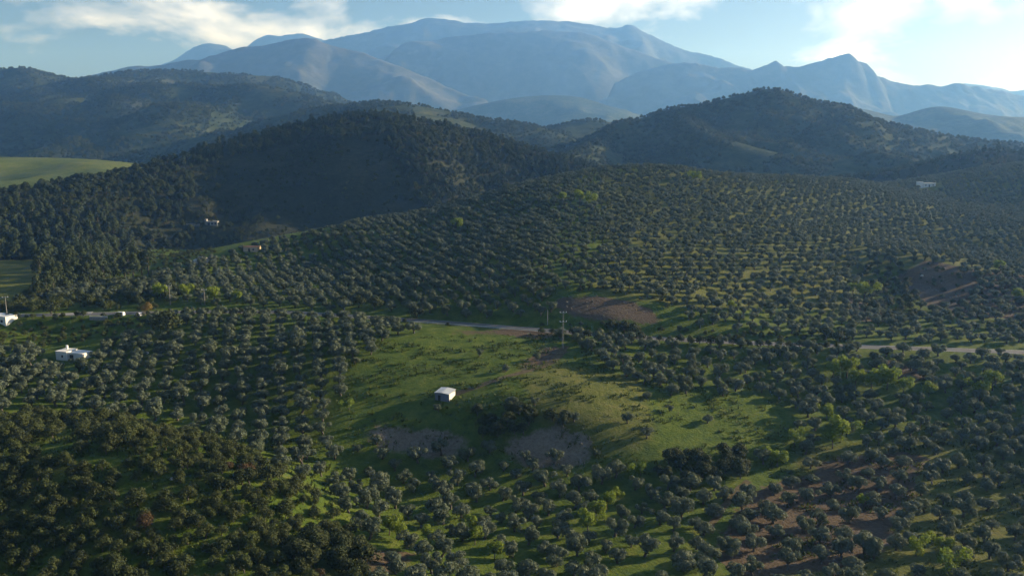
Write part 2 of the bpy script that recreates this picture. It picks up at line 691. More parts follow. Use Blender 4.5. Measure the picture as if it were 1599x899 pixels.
# zones of the soil, read off the photograph and laid on the ground
Z_SOIL = [
    [(1180, 760), (1290, 735), (1430, 750), (1420, 800), (1370, 860), (1250, 899), (1130, 899), (1120, 820)],
    [(1280, 720), (1400, 700), (1470, 715), (1440, 745), (1300, 750)],
    [(850, 530), (878, 540), (884, 562), (850, 572), (735, 610), (708, 610), (790, 585)],
    [(1390, 425), (1450, 408), (1599, 428), (1660, 435), (1660, 500), (1520, 500), (1450, 480), (1410, 450)],
    [(1345, 560), (1430, 570), (1460, 600), (1390, 595)],
    [(690, 520), (860, 514), (868, 524), (720, 526)],
    [(1310, 455), (1345, 470), (1400, 500), (1330, 500)],
    [(580, 850), (640, 850), (620, 899), (570, 899)],
    [(870, 462), (950, 462), (1020, 482), (1040, 508), (925, 500), (855, 476)],
]
Z_PALE = [
    [(770, 690), (870, 665), (925, 680), (950, 700), (900, 732), (800, 728)],
    [(570, 660), (700, 670), (760, 700), (700, 715), (580, 700)],
    [(1110, 800), (1135, 770), (1165, 750), (1170, 760), (1140, 790), (1120, 815)],
]
Z_DRY = [
    [(820, 560), (1010, 600), (1020, 690), (900, 720), (830, 640)],
    [(940, 270), (1100, 270), (1350, 300), (1360, 480), (1100, 480), (930, 460), (950, 380)],
    [(1250, 270), (1700, 240), (1700, 420), (1380, 420)],
    [(1250, 700), (1700, 640), (1700, 930), (1250, 930)],
    [(-60, 640), (140, 640), (200, 700), (80, 730), (-60, 740)],
    [(-60, 400), (60, 405), (60, 480), (-60, 490)],
]


def zone_colours(x, y, z):
    u, v, _ = project(x, y, z)
    wob = 14 * fbm(x / 16, y / 16, 31, 4, .6)
    u2, v2 = u + wob * 1.5, v + wob * 0.8
    near = (y > 90) & (y < 1100)

    def cover(zs, lo):
        r = np.full(x.shape, lo)
        for pl in zs:
            r = np.where(inpoly(u2, v2, pl) & near, 1.0, r)
        return r
    soil = cover(Z_SOIL, 0.06)
    pale = cover(Z_PALE, 0.0)
    dry = cover(Z_DRY, 0.12)
    dry = np.where(near, dry, 0.75)
    scrub = inpoly(u2, v2, [(-80, 640), (150, 640), (330, 690), (480, 750), (560, 860), (560, 930), (-80, 930)]) & near
    soil = np.where(scrub, 0.30, soil)
    dry = np.where(scrub, 0.35, dry)
    return soil, pale, dry


def ground():
    xs = graded(-420, 600, 3.0, -10700, 12200)
    ys = graded(95, 900, 3.0, -330, 13500)
    XX, YY = np.meshgrid(xs, ys)
    inn = (XX > GX0) & (XX < GX1 - 6) & (YY > GY0) & (YY < GY1 - 6)
    far = np.zeros_like(XX)
    far[~inn] = near_raw(XX[~inn], YY[~inn])
    ZZ = np.where(inn, bil(GH, GX0, GY0, GS, XX, YY), far)
    ny, nx = XX.shape
    idx = np.arange(nx * ny).reshape(ny, nx)
    F = np.stack([idx[:-1, :-1], idx[:-1, 1:], idx[1:, 1:], idx[1:, :-1]], -1).reshape(-1, 4)
    me = np_mesh('ground', np.stack([XX, YY, ZZ], -1).reshape(-1, 3), F, M['ground'], True)
    def blur(q, n):
        q = q.reshape(ny, nx)
        for _ in range(n):
            e = np.pad(q, 1, mode='edge')
            q = (e[1:-1, 1:-1] * 2 + e[:-2, 1:-1] + e[2:, 1:-1] + e[1:-1, :-2] + e[1:-1, 2:]) / 6
        return q.ravel()
    s, p, d = (blur(q, 5) for q in zone_colours(XX.ravel(), YY.ravel(), ZZ.ravel()))
    a = me.attributes.new('zone', 'FLOAT_COLOR', 'POINT')
    a.data.foreach_set('color', np.stack([s, p, d, np.ones_like(s)], -1).astype(np.float32).ravel())
    o = bpy.data.objects.new('ground', me)
    tag(link(o), 'green grassy ground rolling from the groves across the valley floor', 'ground', kind='structure')


ground()


# ------------------------------------------------------------------ hills and mountains
FAR = 1.45


def hill(name, label, mat, ridges, step, slope, rnd, reach, namp, nscale, seed, gully=0.0, floor=-105.0, yr=None):
    """ridges: lists of (u, v, t) along each crest; the flanks fall away on every side, cut by gullies."""
    if 'mountain' in name:                      # the great ranges stand well back
        ridges = [[(a, b, c * FAR) for a, b, c in rd] for rd in ridges]
        step, rnd, reach, namp, nscale, gully = (q * FAR for q in (step, rnd, reach, namp, nscale, gully))
    S = []
    for rd in ridges:
        p = np.array([pt(*q) for q in rd])
        S.append(catmull(p, 22 if 'mountain' in name else 8))
    A = np.vstack(S)
    x0, x1 = A[:, 0].min() - reach, A[:, 0].max() + reach
    y0, y1 = A[:, 1].min() - reach, A[:, 1].max() + reach * 0.8
    xs, ys = np.arange(x0, x1, step), np.arange(y0, y1, step)
    XX, YY = np.meshgrid(xs, ys)
    wx = XX + nscale * 0.5 * fbm(XX / nscale, YY / nscale, seed + 40, 3)
    wy = YY + nscale * 0.5 * fbm(XX / nscale, YY / nscale, seed + 50, 3)
    best = np.full(XX.shape, -1e4)
    dmin = np.full(XX.shape, 1e6)
    sl = slope * (1 + 0.45 * fbm(XX / (nscale * 1.6), YY / (nscale * 1.6), seed + 3, 3))
    lat = 2.2 if 'mountain' in name else 1.0    # the ranges run across the view: sharp crests, spurs towards us
    for p in A:
        d0 = np.hypot((XX - p[0]) * lat, YY - p[1])
        d = np.hypot((wx - p[0]) * lat, wy - p[1])
        k = smoothstep(0, nscale, d0)
        d = d0 * (1 - k) + d * k
        best = np.maximum(best, p[2] - sl * (np.sqrt(d * d + rnd * rnd) - rnd))
        dmin = np.minimum(dmin, d0)
    amt = smoothstep(0, nscale * 0.8, dmin)
    best += namp * fbm(XX / nscale, YY / nscale, seed, 6, 0.52) * (0.12 + 0.88 * amt)
    if gully:
        best -= gully * (1 - ridged(XX / (nscale * 0.7), YY / (nscale * 0.7), seed + 9, 4)) * amt
    if 'mountain' in name:                      # broken rock along the crests
        best += 20 * fbm(XX / 130, YY / 130, seed + 21, 4, 0.6) + 16 * (ridged(XX / 400, YY / 400, seed + 22, 3) - .7)
    best = np.maximum(best, floor)
    edge = np.minimum.reduce([XX - x0, x1 - XX, YY - y0, y1 - YY])
    best = np.where(edge < step * 2, floor, best)
    ny, nx = XX.shape
    idx = np.arange(nx * ny).reshape(ny, nx)
    F = np.stack([idx[:-1, :-1], idx[:-1, 1:], idx[1:, 1:], idx[1:, :-1]], -1).reshape(-1, 4)
    keep = (best.ravel()[F] > floor + 0.01).any(1)
    F = F[keep]
    used = np.unique(F)
    remap = np.zeros(nx * ny, np.int64)
    remap[used] = np.arange(len(used))
    V = np.stack([XX, YY, best], -1).reshape(-1, 3)[used]
    o = bpy.data.objects.new(name, np_mesh(name, V, remap[F], mat, True))
    tag(link(o), label, 'hill' if 'hill' in name or 'spur' in name else 'mountain', kind='structure')
    HILLS.append((best, xs[0], ys[0], step))
    return o, len(HILLS) - 1


H_IDX = {}
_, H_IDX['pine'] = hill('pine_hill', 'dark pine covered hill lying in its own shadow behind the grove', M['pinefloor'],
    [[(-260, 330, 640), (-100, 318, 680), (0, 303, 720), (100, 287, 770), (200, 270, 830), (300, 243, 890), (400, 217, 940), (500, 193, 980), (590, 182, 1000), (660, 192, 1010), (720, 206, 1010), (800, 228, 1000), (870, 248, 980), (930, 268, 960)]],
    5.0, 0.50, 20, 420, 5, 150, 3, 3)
_, H_IDX['right'] = hill('wooded_spur', 'dark wooded spur closing the olive slope at the right edge', M['pinefloor'],
    [[(1240, 300, 1040), (1300, 282, 1050), (1400, 266, 1040), (1480, 250, 1060), (1545, 236, 1080), (1599, 240, 1080), (1700, 235, 1080), (1850, 235, 1080)]],
    7.0, 0.45, 20, 330, 9, 90, 13, 6)
_, H_IDX['peak'] = hill('conical_hill', 'steep pine wooded hill with a pointed top beyond the olive hill', M['woodhill'],
    [[(840, 238, 1500), (880, 228, 1520), (940, 212, 1540), (1000, 188, 1560), (1050, 170, 1580), (1100, 163, 1600), (1150, 150, 1600), (1205, 138, 1600), (1250, 153, 1600), (1330, 178, 1600), (1400, 197, 1600), (1480, 213, 1600), (1560, 222, 1600), (1660, 228, 1600), (1800, 235, 1600)],
     [(1060, 172, 1580), (1085, 195, 1440), (1130, 215, 1330), (1220, 241, 1260), (1310, 263, 1210)],
     [(960, 208, 1540), (930, 225, 1400), (900, 240, 1290), (880, 255, 1200)]],
    9.0, 0.50, 18, 480, 24, 170, 23, 26)
_, H_IDX['meadow'] = hill('meadow_hill', 'bright green sunlit meadow hill far out at the left edge', M['meadowhill'],
    [[(-300, 240, 1450), (-100, 243, 1430), (0, 245, 1420), (60, 246, 1420), (130, 249, 1400), (180, 258, 1380), (230, 272, 1360)]],
    10.0, 0.16, 60, 520, 9, 170, 33)
_, H_IDX['low'] = hill('low_wooded_hill', 'low wooded hill with an ochre clearing behind the pine hill', M['woodhill'],
    [[(420, 190, 1900), (480, 172, 1900), (540, 164, 1900), (600, 160, 1900), (680, 172, 1900), (740, 184, 1880), (800, 190, 1850), (850, 204, 1800), (880, 218, 1780)],
     [(820, 220, 2050), (860, 202, 2080), (920, 188, 2100), (960, 194, 2100), (1010, 200, 2100), (1080, 215, 2100)]],
    11.0, 0.32, 30, 480, 18, 200, 43, 14)
_, H_IDX['lrange'] = hill('wooded_range_hill', 'broad wooded range of folded hills along the left side', M['woodhill'],
    [[(-400, 120, 3000), (-200, 112, 3000), (0, 108, 3000), (40, 107, 3000), (75, 121, 3000), (112, 128, 3000), (150, 122, 3050), (210, 112, 3100), (300, 112, 3200), (420, 120, 3200)],
     [(112, 128, 2950), (180, 133, 2700), (270, 131, 2550), (330, 135, 2500), (400, 133, 2450), (470, 148, 2400), (550, 172, 2350), (640, 192, 2300)],
     [(-250, 165, 2500), (-60, 160, 2450), (60, 165, 2350), (130, 180, 2250), (230, 196, 2150), (330, 208, 2050)]],
    16.0, 0.34, 25, 900, 45, 300, 53, 50)
_, H_IDX['rmid'] = hill('hazy_hill', 'hazy blue rounded hill at the right below the crag', M['woodhill'],
    [[(1180, 190, 3700), (1290, 160, 3700), (1340, 169, 3700), (1400, 181, 3700), (1465, 167, 3700), (1520, 178, 3700), (1599, 183, 3700), (1750, 178, 3700), (1950, 185, 3700)]],
    20.0, 0.36, 25, 900, 40, 340, 63, 45)
hill('valley_hill', 'small hazy hill in the gap under the great mountain', M['woodhill'],
    [[(700, 175, 5200), (780, 157, 5200), (840, 149, 5200), (900, 152, 5200), (950, 168, 5200), (1000, 180, 5200)]],
    24.0, 0.36, 30, 950, 45, 450, 73, 60)
hill('blue_ridge_mountain', 'blue hazy ridge climbing from the left to the foot of the mountain', M['mountain'],
    [[(60, 135, 4300), (140, 118, 4300), (200, 106, 4350), (260, 98, 4400), (320, 90, 4450), (370, 74, 4500), (430, 68, 4500), (482, 59, 4500), (510, 68, 4500), (560, 82, 4500), (620, 102, 4450), (690, 130, 4400), (760, 158, 4300)]],
    16.0, 0.50, 16, 1300, 70, 520, 83, 90)
hill('middle_mountain', 'rounded blue shoulder standing before the great mountain', M['mountain'],
    [[(480, 130, 5200), (560, 104, 5200), (640, 75, 5250), (700, 60, 5300), (780, 51, 5300), (860, 49, 5300), (930, 57, 5300), (1000, 82, 5250), (1060, 102, 5200), (1140, 130, 5100)]],
    20.0, 0.62, 30, 1300, 80, 600, 93, 120)
hill('great_mountain', 'long pale blue mountain with a broad flat summit', M['mountain'],
    [[(430, 85, 6300), (500, 66, 6300), (560, 54, 6300), (610, 44, 6300), (660, 32, 6300), (690, 31, 6300), (720, 35, 6300), (770, 37, 6300), (800, 34, 6300), (850, 31, 6300), (875, 34, 6300), (905, 37, 6300), (960, 43, 6300), (984, 37, 6300), (1010, 51, 6300), (1060, 74, 6250), (1110, 86, 6200), (1170, 106, 6100), (1250, 130, 6000)]],
    20.0, 0.60, 8, 1500, 90, 700, 103, 130)
hill('far_mountain', 'faint far peaks rising over the ridge at the left', M['mountain'],
    [[(180, 130, 7400), (262, 97, 7400), (310, 71, 7400), (345, 69, 7400), (372, 80, 7400), (405, 60, 7400), (432, 56, 7400), (476, 55, 7400), (540, 70, 7400), (640, 90, 7400)]],
    28.0, 0.62, 10, 1100, 70, 700, 113, 80)
hill('crag_mountain', 'blue mountain with a rocky crag on top at the right', M['mountain'],
    [[(960, 130, 4700), (1010, 108, 4700), (1060, 97, 4700), (1100, 102, 4700), (1150, 103, 4700), (1172, 108, 4700), (1180, 106, 4700), (1208, 97, 4700), (1214, 97, 4700), (1222, 104, 4700), (1250, 103, 4700), (1285, 94, 4700), (1320, 83, 4700), (1330, 86, 4700), (1338, 96, 4700), (1355, 101, 4700), (1366, 116, 4700), (1400, 126, 4700), (1430, 131, 4700), (1500, 132, 4700), (1560, 140, 4700), (1599, 148, 4700), (1720, 150, 4700), (1900, 145, 4700)]],
    12.0, 0.60, 3, 1000, 60, 520, 123, 80)
hill('pale_ridge_mountain', 'pale ridge fading into the glare at the right edge', M['mountain'],
    [[(1400, 145, 6500), (1480, 132, 6500), (1530, 132, 6500), (1580, 142, 6500), (1660, 150, 6500), (1800, 140, 6500)]],
    34.0, 0.5, 30, 1300, 40, 700, 133, 40)


# ------------------------------------------------------------------ plant protos
def leaf_cloud(centres, radii, n, size, seed, asp=0.55, up=0.25, squash=0.8, shell=0.72):
    """n leaf sprays spread through rounded clumps; each spray is one small four-cornered blade."""
    r = np.random.default_rng(seed)
    centres, radii = np.asarray(centres, float), np.asarray(radii, float)
    w = radii ** 2
    k = r.choice(len(radii), n, p=w / w.sum())
    d = r.normal(size=(n, 3))
    d[:, 2] += up
    d /= np.linalg.norm(d, axis=1)[:, None]
    rr = shell + (1.06 - shell) * r.random(n) ** 0.6
    p = centres[k] + d * (radii[k] * rr)[:, None] * np.array([1, 1, squash])
    nrm = d + r.normal(size=(n, 3)) * 0.32
    nrm /= np.linalg.norm(nrm, axis=1)[:, None]
    ta = np.cross(nrm, r.normal(size=(n, 3)))
    ta /= np.linalg.norm(ta, axis=1)[:, None]
    tb = np.cross(nrm, ta)
    s = size * (0.6 + 0.8 * r.random(n))[:, None]
    A, B = ta * s * 0.5, tb * s * 0.5 * asp
    q = np.stack([p - A, p - A * 0.1 - B, p + A, p - A * 0.1 + B], 1)
    q += r.normal(size=q.shape) * size * 0.06
    return q.reshape(-1, 3), np.arange(4 * n).reshape(n, 4)


PROTO = {}


def add_proto(kind, crown_mesh, trunk_mesh, trunk_name='trunk', crown_name='crown'):
    PROTO.setdefault(kind, []).append((trunk_mesh, crown_mesh, trunk_name, crown_name))


def make_protos():
    r = np.random.default_rng(3)

    def trunk(limbs, h, rad, mat, tops=None, lean=0.2):
        mb = MB()
        lx, ly = r.normal(size=2) * lean
        mb.tube([(0, 0, -0.5), (lx * .3, ly * .3, h * .4), (lx, ly, h)], [rad * 1.25, rad, rad * .8], 7)
        for c in (tops if tops is not None else [])[:limbs]:
            c = np.array(c)
            m = np.array([lx, ly, h]) * .5 + c * .5
            m[2] += 0.1
            mb.tube([(lx, ly, h - .05), m, c], [rad * .6, rad * .4, rad * .15], 5)
        return np_mesh('trunk', mb.v, mb.f, mat, True)
    # olives: low vase of several rounded grey-green heads
    for k in range(9):
        n = r.integers(4, 9)
        ang = np.sort(r.random(n) * 2 * np.pi)
        sp = 1.05 + .5 * r.random()
        hi = 1.5 + .6 * r.random()
        c = [[np.cos(a) * (sp + .6 * r.random()), np.sin(a) * (sp + .6 * r.random()), hi + 1.2 * r.random()] for a in ang]
        c += [[r.normal() * .5, r.normal() * .5, 2.8 + .4 * r.random()]] + [[r.normal() * .8, r.normal() * .8, 1.8]]
        rad = list(0.75 + 0.55 * r.random(n)) + [1.1, 1.25]
        v, f = leaf_cloud(c, rad, 1150, 0.52, 100 + k, 0.5, 0.3, 0.82, 0.62)
        add_proto('olive', np_mesh('crown', v, f, M['olive']), trunk(5, 0.95, 0.30, M['bark'], c))
    # fresh green almond and fig trees
    for k in range(3):
        n = 8
        c = [[r.normal() * 1.1, r.normal() * 1.1, 2.4 + 2.0 * r.random()] for _ in range(n)]
        rad = list(0.9 + 0.5 * r.random(n))
        v, f = leaf_cloud(c, rad, 1000, 0.5, 200 + k, 0.7, 0.2, 0.95, 0.5)
        add_proto('lime', np_mesh('crown', v, f, M['lime']), trunk(4, 1.6, 0.16, M['bark'], c))
    # Aleppo pines: tall, uneven, leaning heads
    for k in range(5):
        n = 12
        hh = 11.0
        c, rad = [], []
        for i in range(n):
            q = i / (n - 1)
            w = 2.6 * (1 - 0.65 * q) * (0.6 + 0.4 * min(1, q * 5))
            a = r.random() * 6.28
            c.append([np.cos(a) * w * .75, np.sin(a) * w * .75, 3.6 + q * (hh - 4.6)])
            rad.append(1.3 + 0.9 * (1 - q) * (0.5 + r.random() * .6))
        v, f = leaf_cloud(c, rad, 1100, 0.8, 300 + k, 0.5, 0.35, 0.75, 0.6)
        add_proto('pine', np_mesh('crown', v, f, M['pine']), trunk(4, 8.5, 0.28, M['bark'], c[::3], 0.5))
    # holm oaks and tall scrub: dense round heads down to the ground
    for kind, mat in (('oak', 'oak'), ('scrub', 'scrub'), ('rust', 'rust'), ('gold', 'gold')):
        for k in range(4 if kind in ('oak', 'scrub') else 1):
            n = r.integers(7, 11)
            a = r.random(n) * 6.28
            w = 1.25 * np.sqrt(r.random(n))
            c = np.stack([np.cos(a) * w, np.sin(a) * w, 0.8 + 1.5 * (1 - w / 1.6) + .5 * r.random(n)], -1)
            rad = 0.75 + 0.5 * r.random(n)
            v, f = leaf_cloud(c, rad, 900, 0.36, 400 + k + len(kind) * 10, 0.6, 0.35, 0.85, 0.6)
            add_proto(kind, np_mesh('foliage', v, f, M[mat]), trunk(4, 0.7, 0.14, M['bark'], c.tolist(), 0.1), 'stem', 'foliage')


make_protos()


def plant(kind, name, x, y, z, s, rz, label, cat, group, k=None, sz=None):
    ps = PROTO[kind]
    tm, cm, tn, cn = ps[rng.integers(len(ps)) if k is None else k % len(ps)]
    e = empty(name, (x, y, z - 0.05), rz)
    e.scale = (s, s, s * (sz or 1.0))
    tag(e, label, cat, group)
    t = link(bpy.data.objects.new(tn, tm), e)
    c = link(bpy.data.objects.new(cn, cm), e)
    FIRST.setdefault(kind, {}).setdefault(ps.index((tm, cm, tn, cn)), (t, c))
    return e


FIRST = {}


def scatter_stuff(name, label, cat, kind, pts, scale, rot, sz=None):
    """The remaining plants of a kind as ONE object: a cloud of points that carries copies of the kind's plants."""
    pts = np.asarray(pts, np.float32)
    me = bpy.data.meshes.new(name)
    me.vertices.add(len(pts))
    me.vertices.foreach_set('co', pts.ravel())
    for nm, ty, arr in (('plant_scale', 'FLOAT', scale), ('plant_rot', 'FLOAT', rot)):
        a = me.attributes.new(nm, ty, 'POINT')
        a.data.foreach_set('value', np.asarray(arr, np.float32))
    a = me.attributes.new('plant_kind', 'INT', 'POINT')
    prot = list(FIRST[kind].values())
    a.data.foreach_set('value', rng.integers(0, len(prot), len(pts)).astype(np.int32))
    o = bpy.data.objects.new(name, me)
    link(o)
    tag(o, label, cat, kind='stuff')
    ng = bpy.data.node_groups.new(name + '_nodes', 'GeometryNodeTree')
    ng.interface.new_socket('Geometry', in_out='INPUT', socket_type='NodeSocketGeometry')
    ng.interface.new_socket('Geometry', in_out='OUTPUT', socket_type='NodeSocketGeometry')
    N, L = ng.nodes.new, ng.links.new
    gi, go = N('NodeGroupInput'), N('NodeGroupOutput')
    iop = N('GeometryNodeInstanceOnPoints')
    L(gi.outputs[0], iop.inputs['Points'])
    jn = N('GeometryNodeJoinGeometry')
    for t, c in prot[::-1]:
        j2 = N('GeometryNodeJoinGeometry')
        for ob in (t, c):
            oi = N('GeometryNodeObjectInfo')
            oi.transform_space = 'ORIGINAL'
            oi.inputs['Object'].default_value = ob
            oi.inputs['As Instance'].default_value = False
            L(oi.outputs['Geometry'], j2.inputs[0])
        g2 = N('GeometryNodeGeometryToInstance')
        L(j2.outputs[0], g2.inputs[0])
        L(g2.outputs[0], jn.inputs[0])
    L(jn.outputs[0], iop.inputs['Instance'])
    iop.inputs['Pick Instance'].default_value = True

    def attr(nm, ty):
        n = N('GeometryNodeInputNamedAttribute')
        n.data_type = ty
        n.inputs['Name'].default_value = nm
        return n.outputs['Attribute']
    L(attr('plant_kind', 'INT'), iop.inputs['Instance Index'])
    cr = N('ShaderNodeCombineXYZ')
    L(attr('plant_rot', 'FLOAT'), cr.inputs[2])
    L(cr.outputs[0], iop.inputs['Rotation'])
    cs = N('ShaderNodeCombineXYZ')
    s_ = attr('plant_scale', 'FLOAT')
    for i in range(2):
        L(s_, cs.inputs[i])
    if sz:
        mm = N('ShaderNodeMath')
        mm.operation = 'MULTIPLY'
        mm.inputs[1].default_value = sz
        L(s_, mm.inputs[0])
        L(mm.outputs[0], cs.inputs[2])
    else:
        L(s_, cs.inputs[2])
    L(cs.outputs[0], iop.inputs['Scale'])
    L(iop.outputs[0], go.inputs[0])
    md = o.modifiers.new('plants', 'NODES')
    md.node_group = ng
    return o


# ------------------------------------------------------------------ where things grow
NO_TREES = [
    # the open field with the shed, and its grassy tongue to the right
    [(598, 532), (660, 518), (845, 522), (880, 532), (915, 566), (960, 590), (1010, 608), (1060, 622), (1130, 640), (1210, 625), (1235, 650), (1205, 690), (1160, 712), (1030, 742), (945, 735), (800, 700), (640, 705), (560, 690), (520, 672), (545, 640), (545, 600), (560, 575)],
    # scrub knoll at the lower left
    [(-120, 648), (60, 640), (150, 650), (260, 668), (345, 690), (420, 722), (490, 760), (560, 850), (590, 960), (-120, 960)],
    # meadow and yards above the white house
    [(-80, 470), (240, 470), (235, 500), (250, 520), (170, 540), (135, 575), (75, 575), (60, 545), (-80, 560)],
    [(-80, 395), (70, 400), (75, 455), (30, 485), (-80, 485)],
    # cut bank above the road, ravine, red bank
    [(860, 458), (960, 455), (1060, 480), (1070, 515), (900, 505), (850, 480)],
    [(1330, 430), (1360, 410), (1420, 415), (1450, 470), (1420, 500), (1380, 490)],
    [(1400, 425), (1470, 408), (1520, 440), (1500, 480), (1440, 480)],
    # dark thicket
    [(1010, 715), (1060, 705), (1175, 708), (1190, 740), (1120, 760), (1020, 755)],
    # pines
    [(-80, 330), (170, 330), (190, 380), (240, 400), (240, 440), (130, 445), (60, 470), (-80, 420)],
]


def grid_points(x0, x1, y0, y1, sx, sy, ang, jit, seed):
    r = np.random.default_rng(seed)
    n = int(1.5 * max(x1 - x0, y1 - y0) / min(sx, sy)) + 4
    i, j = np.meshgrid(np.arange(-n, n), np.arange(-n, n))
    a, b = i.ravel() * sx + r.normal(size=i.size) * jit, j.ravel() * sy + r.normal(size=i.size) * jit
    cx, cy_ = (x0 + x1) / 2, (y0 + y1) / 2
    x = cx + a * math.cos(ang) - b * math.sin(ang)
    y = cy_ + a * math.sin(ang) + b * math.cos(ang)
    k = (x > x0) & (x < x1) & (y > y0) & (y < y1)
    return x[k], y[k]


LIME = [(930, 812, 1.0), (947, 795, .9), (962, 782, .7), (1000, 742, .8), (918, 832, 1.1), (608, 835, .9), (622, 842, .9), (668, 838, .6), (742, 850, .8), (772, 872, .8), (735, 828, .8), (1213, 728, 1.0), (1312, 690, 1.5), (1240, 695, 1.0), (1480, 895, 1.1), (1470, 862, .8), (1345, 790, .6),
            (1322, 590, 1.5), (1335, 602, 1.1), (1300, 590, 1.2), (1385, 608, 1.6), (1360, 608, 1.2), (1410, 615, 1.2), (1550, 610, 1.3), (1530, 618, 1.1), (1450, 618, 1.0), (1350, 466, 1.6), (1332, 462, 1.2), (250, 468, 1.4), (290, 466, 1.3), (335, 471, 1.3), (370, 473, 1.0), (545, 640, .7), (905, 318, 1.7), (925, 320, 1.5), (880, 315, 1.2), (712, 362, 1.6), (1085, 284, 1.6), (1590, 470, 1.2), (1560, 425, 1.2), (1290, 655, 1.0), (1142, 486, .9), (1430, 868, .9), (1300, 700, 1.1)]


def olives():
    zones = [  # polygon, spacing x, spacing y, angle, jitter, gap share
        ([(-140, 520), (330, 488), (600, 500), (650, 520), (590, 540), (545, 600), (520, 680), (470, 760), (300, 690), (-140, 660)], 6.9, 7.1, 0.27, 0.32, 0.015),
        ([(470, 700), (640, 690), (950, 720), (1090, 740), (1090, 830), (1000, 930), (560, 930)], 7.6, 7.2, 0.5, 0.8, 0.05),
        ([(1000, 735), (1200, 705), (1260, 700), (1800, 690), (1800, 960), (1000, 960), (1080, 830)], 8.4, 7.6, 0.35, 1.3, 0.10),
        ([(860, 515), (1330, 545), (1800, 560), (1800, 700), (1240, 705), (1215, 625), (1060, 622), (900, 560)], 7.2, 6.6, 0.3, 1.1, 0.06),
        # the hill above the road
        ([(900, 268), (980, 255), (1120, 265), (1330, 275), (1750, 235), (1800, 545), (1330, 535), (860, 505), (850, 400), (900, 268)], 7.8, 7.2, 0.42, 0.7, 0.08),
        # its shaded left flank, planted closer
        ([(-100, 440), (240, 430), (420, 380), (620, 335), (860, 275), (900, 268), (850, 400), (860, 505), (440, 482), (250, 475), (-100, 475)], 6.9, 6.5, 0.42, 0.6, 0.04),
    ]
    X, Y = [], []
    for i, (poly, sx, sy, ang, jit, gap) in enumerate(zones):
        x, y = grid_points(-480, 860, 110, 1060, sx, sy, ang, jit, 60 + i)
        z = bil(GH, GX0, GY0, GS, x, y)
        u, v, _ = project(x, y, z)
        k = inpoly(u, v, poly) & (rng.random(len(x)) > gap)
        X.append(x[k])
        Y.append(y[k])
    x, y = np.concatenate(X), np.concatenate(Y)
    z = height(x, y)
    k = np.abs(z - bil(GH, GX0, GY0, GS, x, y)) < 0.01       # on the grove's own ground, not on the hills beyond
    x, y, z = x[k], y[k], z[k]
    u, v, d = project(x, y, z)
    bad = np.zeros(len(x), bool)
    for pl in NO_TREES:
        bad |= inpoly(u, v, pl)
    bad |= dist_line(x, y, road_line) < 6.8
    k = ~bad & in_sight(x, y, z + 4.0)
    x, y, z, u, v, d = (q[k] for q in (x, y, z, u, v, d))
    for uu, vv, sz in LIME + [(262, 520, 3.4), (240, 515, 2.4), (560, 480, 2.2), (585, 483, 2.4), (650, 497, 2.2), (1185, 332, 2), (1444, 293, 4), (1458, 293, 4), (1450, 296, 4), (390, 395, 3), (104, 563, 3)]:
        p = at(uu, vv)
        k = np.hypot(x - p.x, y - p.y) > 2.2 + 1.9 * sz
        x, y, z, u, v, d = (q[k] for q in (x, y, z, u, v, d))
    # lone trees standing in the field
    lone = [(748, 556), (790, 580), (840, 563), (835, 632), (800, 634), (1045, 642), (1105, 660), (896, 658), (980, 660), (1010, 684), (930, 712), (685, 642), (1010, 622), (588, 693)]
    return x, y, z, u, v, d, lone


REGIONS = [  # first polygon that holds the tree's foot names it
    ([(-200, 500), (250, 500), (250, 700), (-200, 700)], 'grey green olive tree in the neat rows around the small white house', 'olive trees in the rows around the white house'),
    ([(250, 480), (660, 480), (560, 690), (250, 700)], 'grey green olive tree in the dense rows left of the grassy field', 'olive trees in the rows left of the field'),
    ([(860, 500), (1240, 500), (1240, 700), (860, 660)], 'olive tree on the bright grass right of the power pole', 'olive trees right of the power pole'),
    ([(1240, 500), (1900, 500), (1900, 700), (1240, 700)], 'olive tree in the thick grove below the right end of the road', 'olive trees below the right end of the road'),
    ([(250, 690), (640, 690), (560, 780), (640, 960), (400, 960), (400, 720)], 'dark olive tree in the hollow between scrub knoll and bare earth bank', 'olive trees in the hollow beside the scrub knoll'),
    ([(560, 690), (1000, 690), (1000, 800), (560, 800)], 'rounded olive tree in the shade just below the bare earth bank', 'olive trees below the bare earth bank'),
    ([(560, 800), (1080, 800), (1080, 1000), (560, 1000)], 'silvery olive tree at the bottom edge left of the pale track', 'olive trees along the bottom edge left of the track'),
    ([(1000, 690), (1260, 690), (1260, 1000), (1000, 1000)], 'olive tree on brown soil between the dark thicket and the bottom edge', 'olive trees below the dark thicket'),
    ([(1260, 690), (1440, 690), (1440, 1000), (1260, 1000)], 'well spaced olive tree with long shadow on bare reddish soil', 'olive trees on the reddish soil'),
    ([(1440, 690), (1900, 690), (1900, 1000), (1440, 1000)], 'olive tree on yellow green grass in the lower right corner', 'olive trees in the lower right corner'),
]


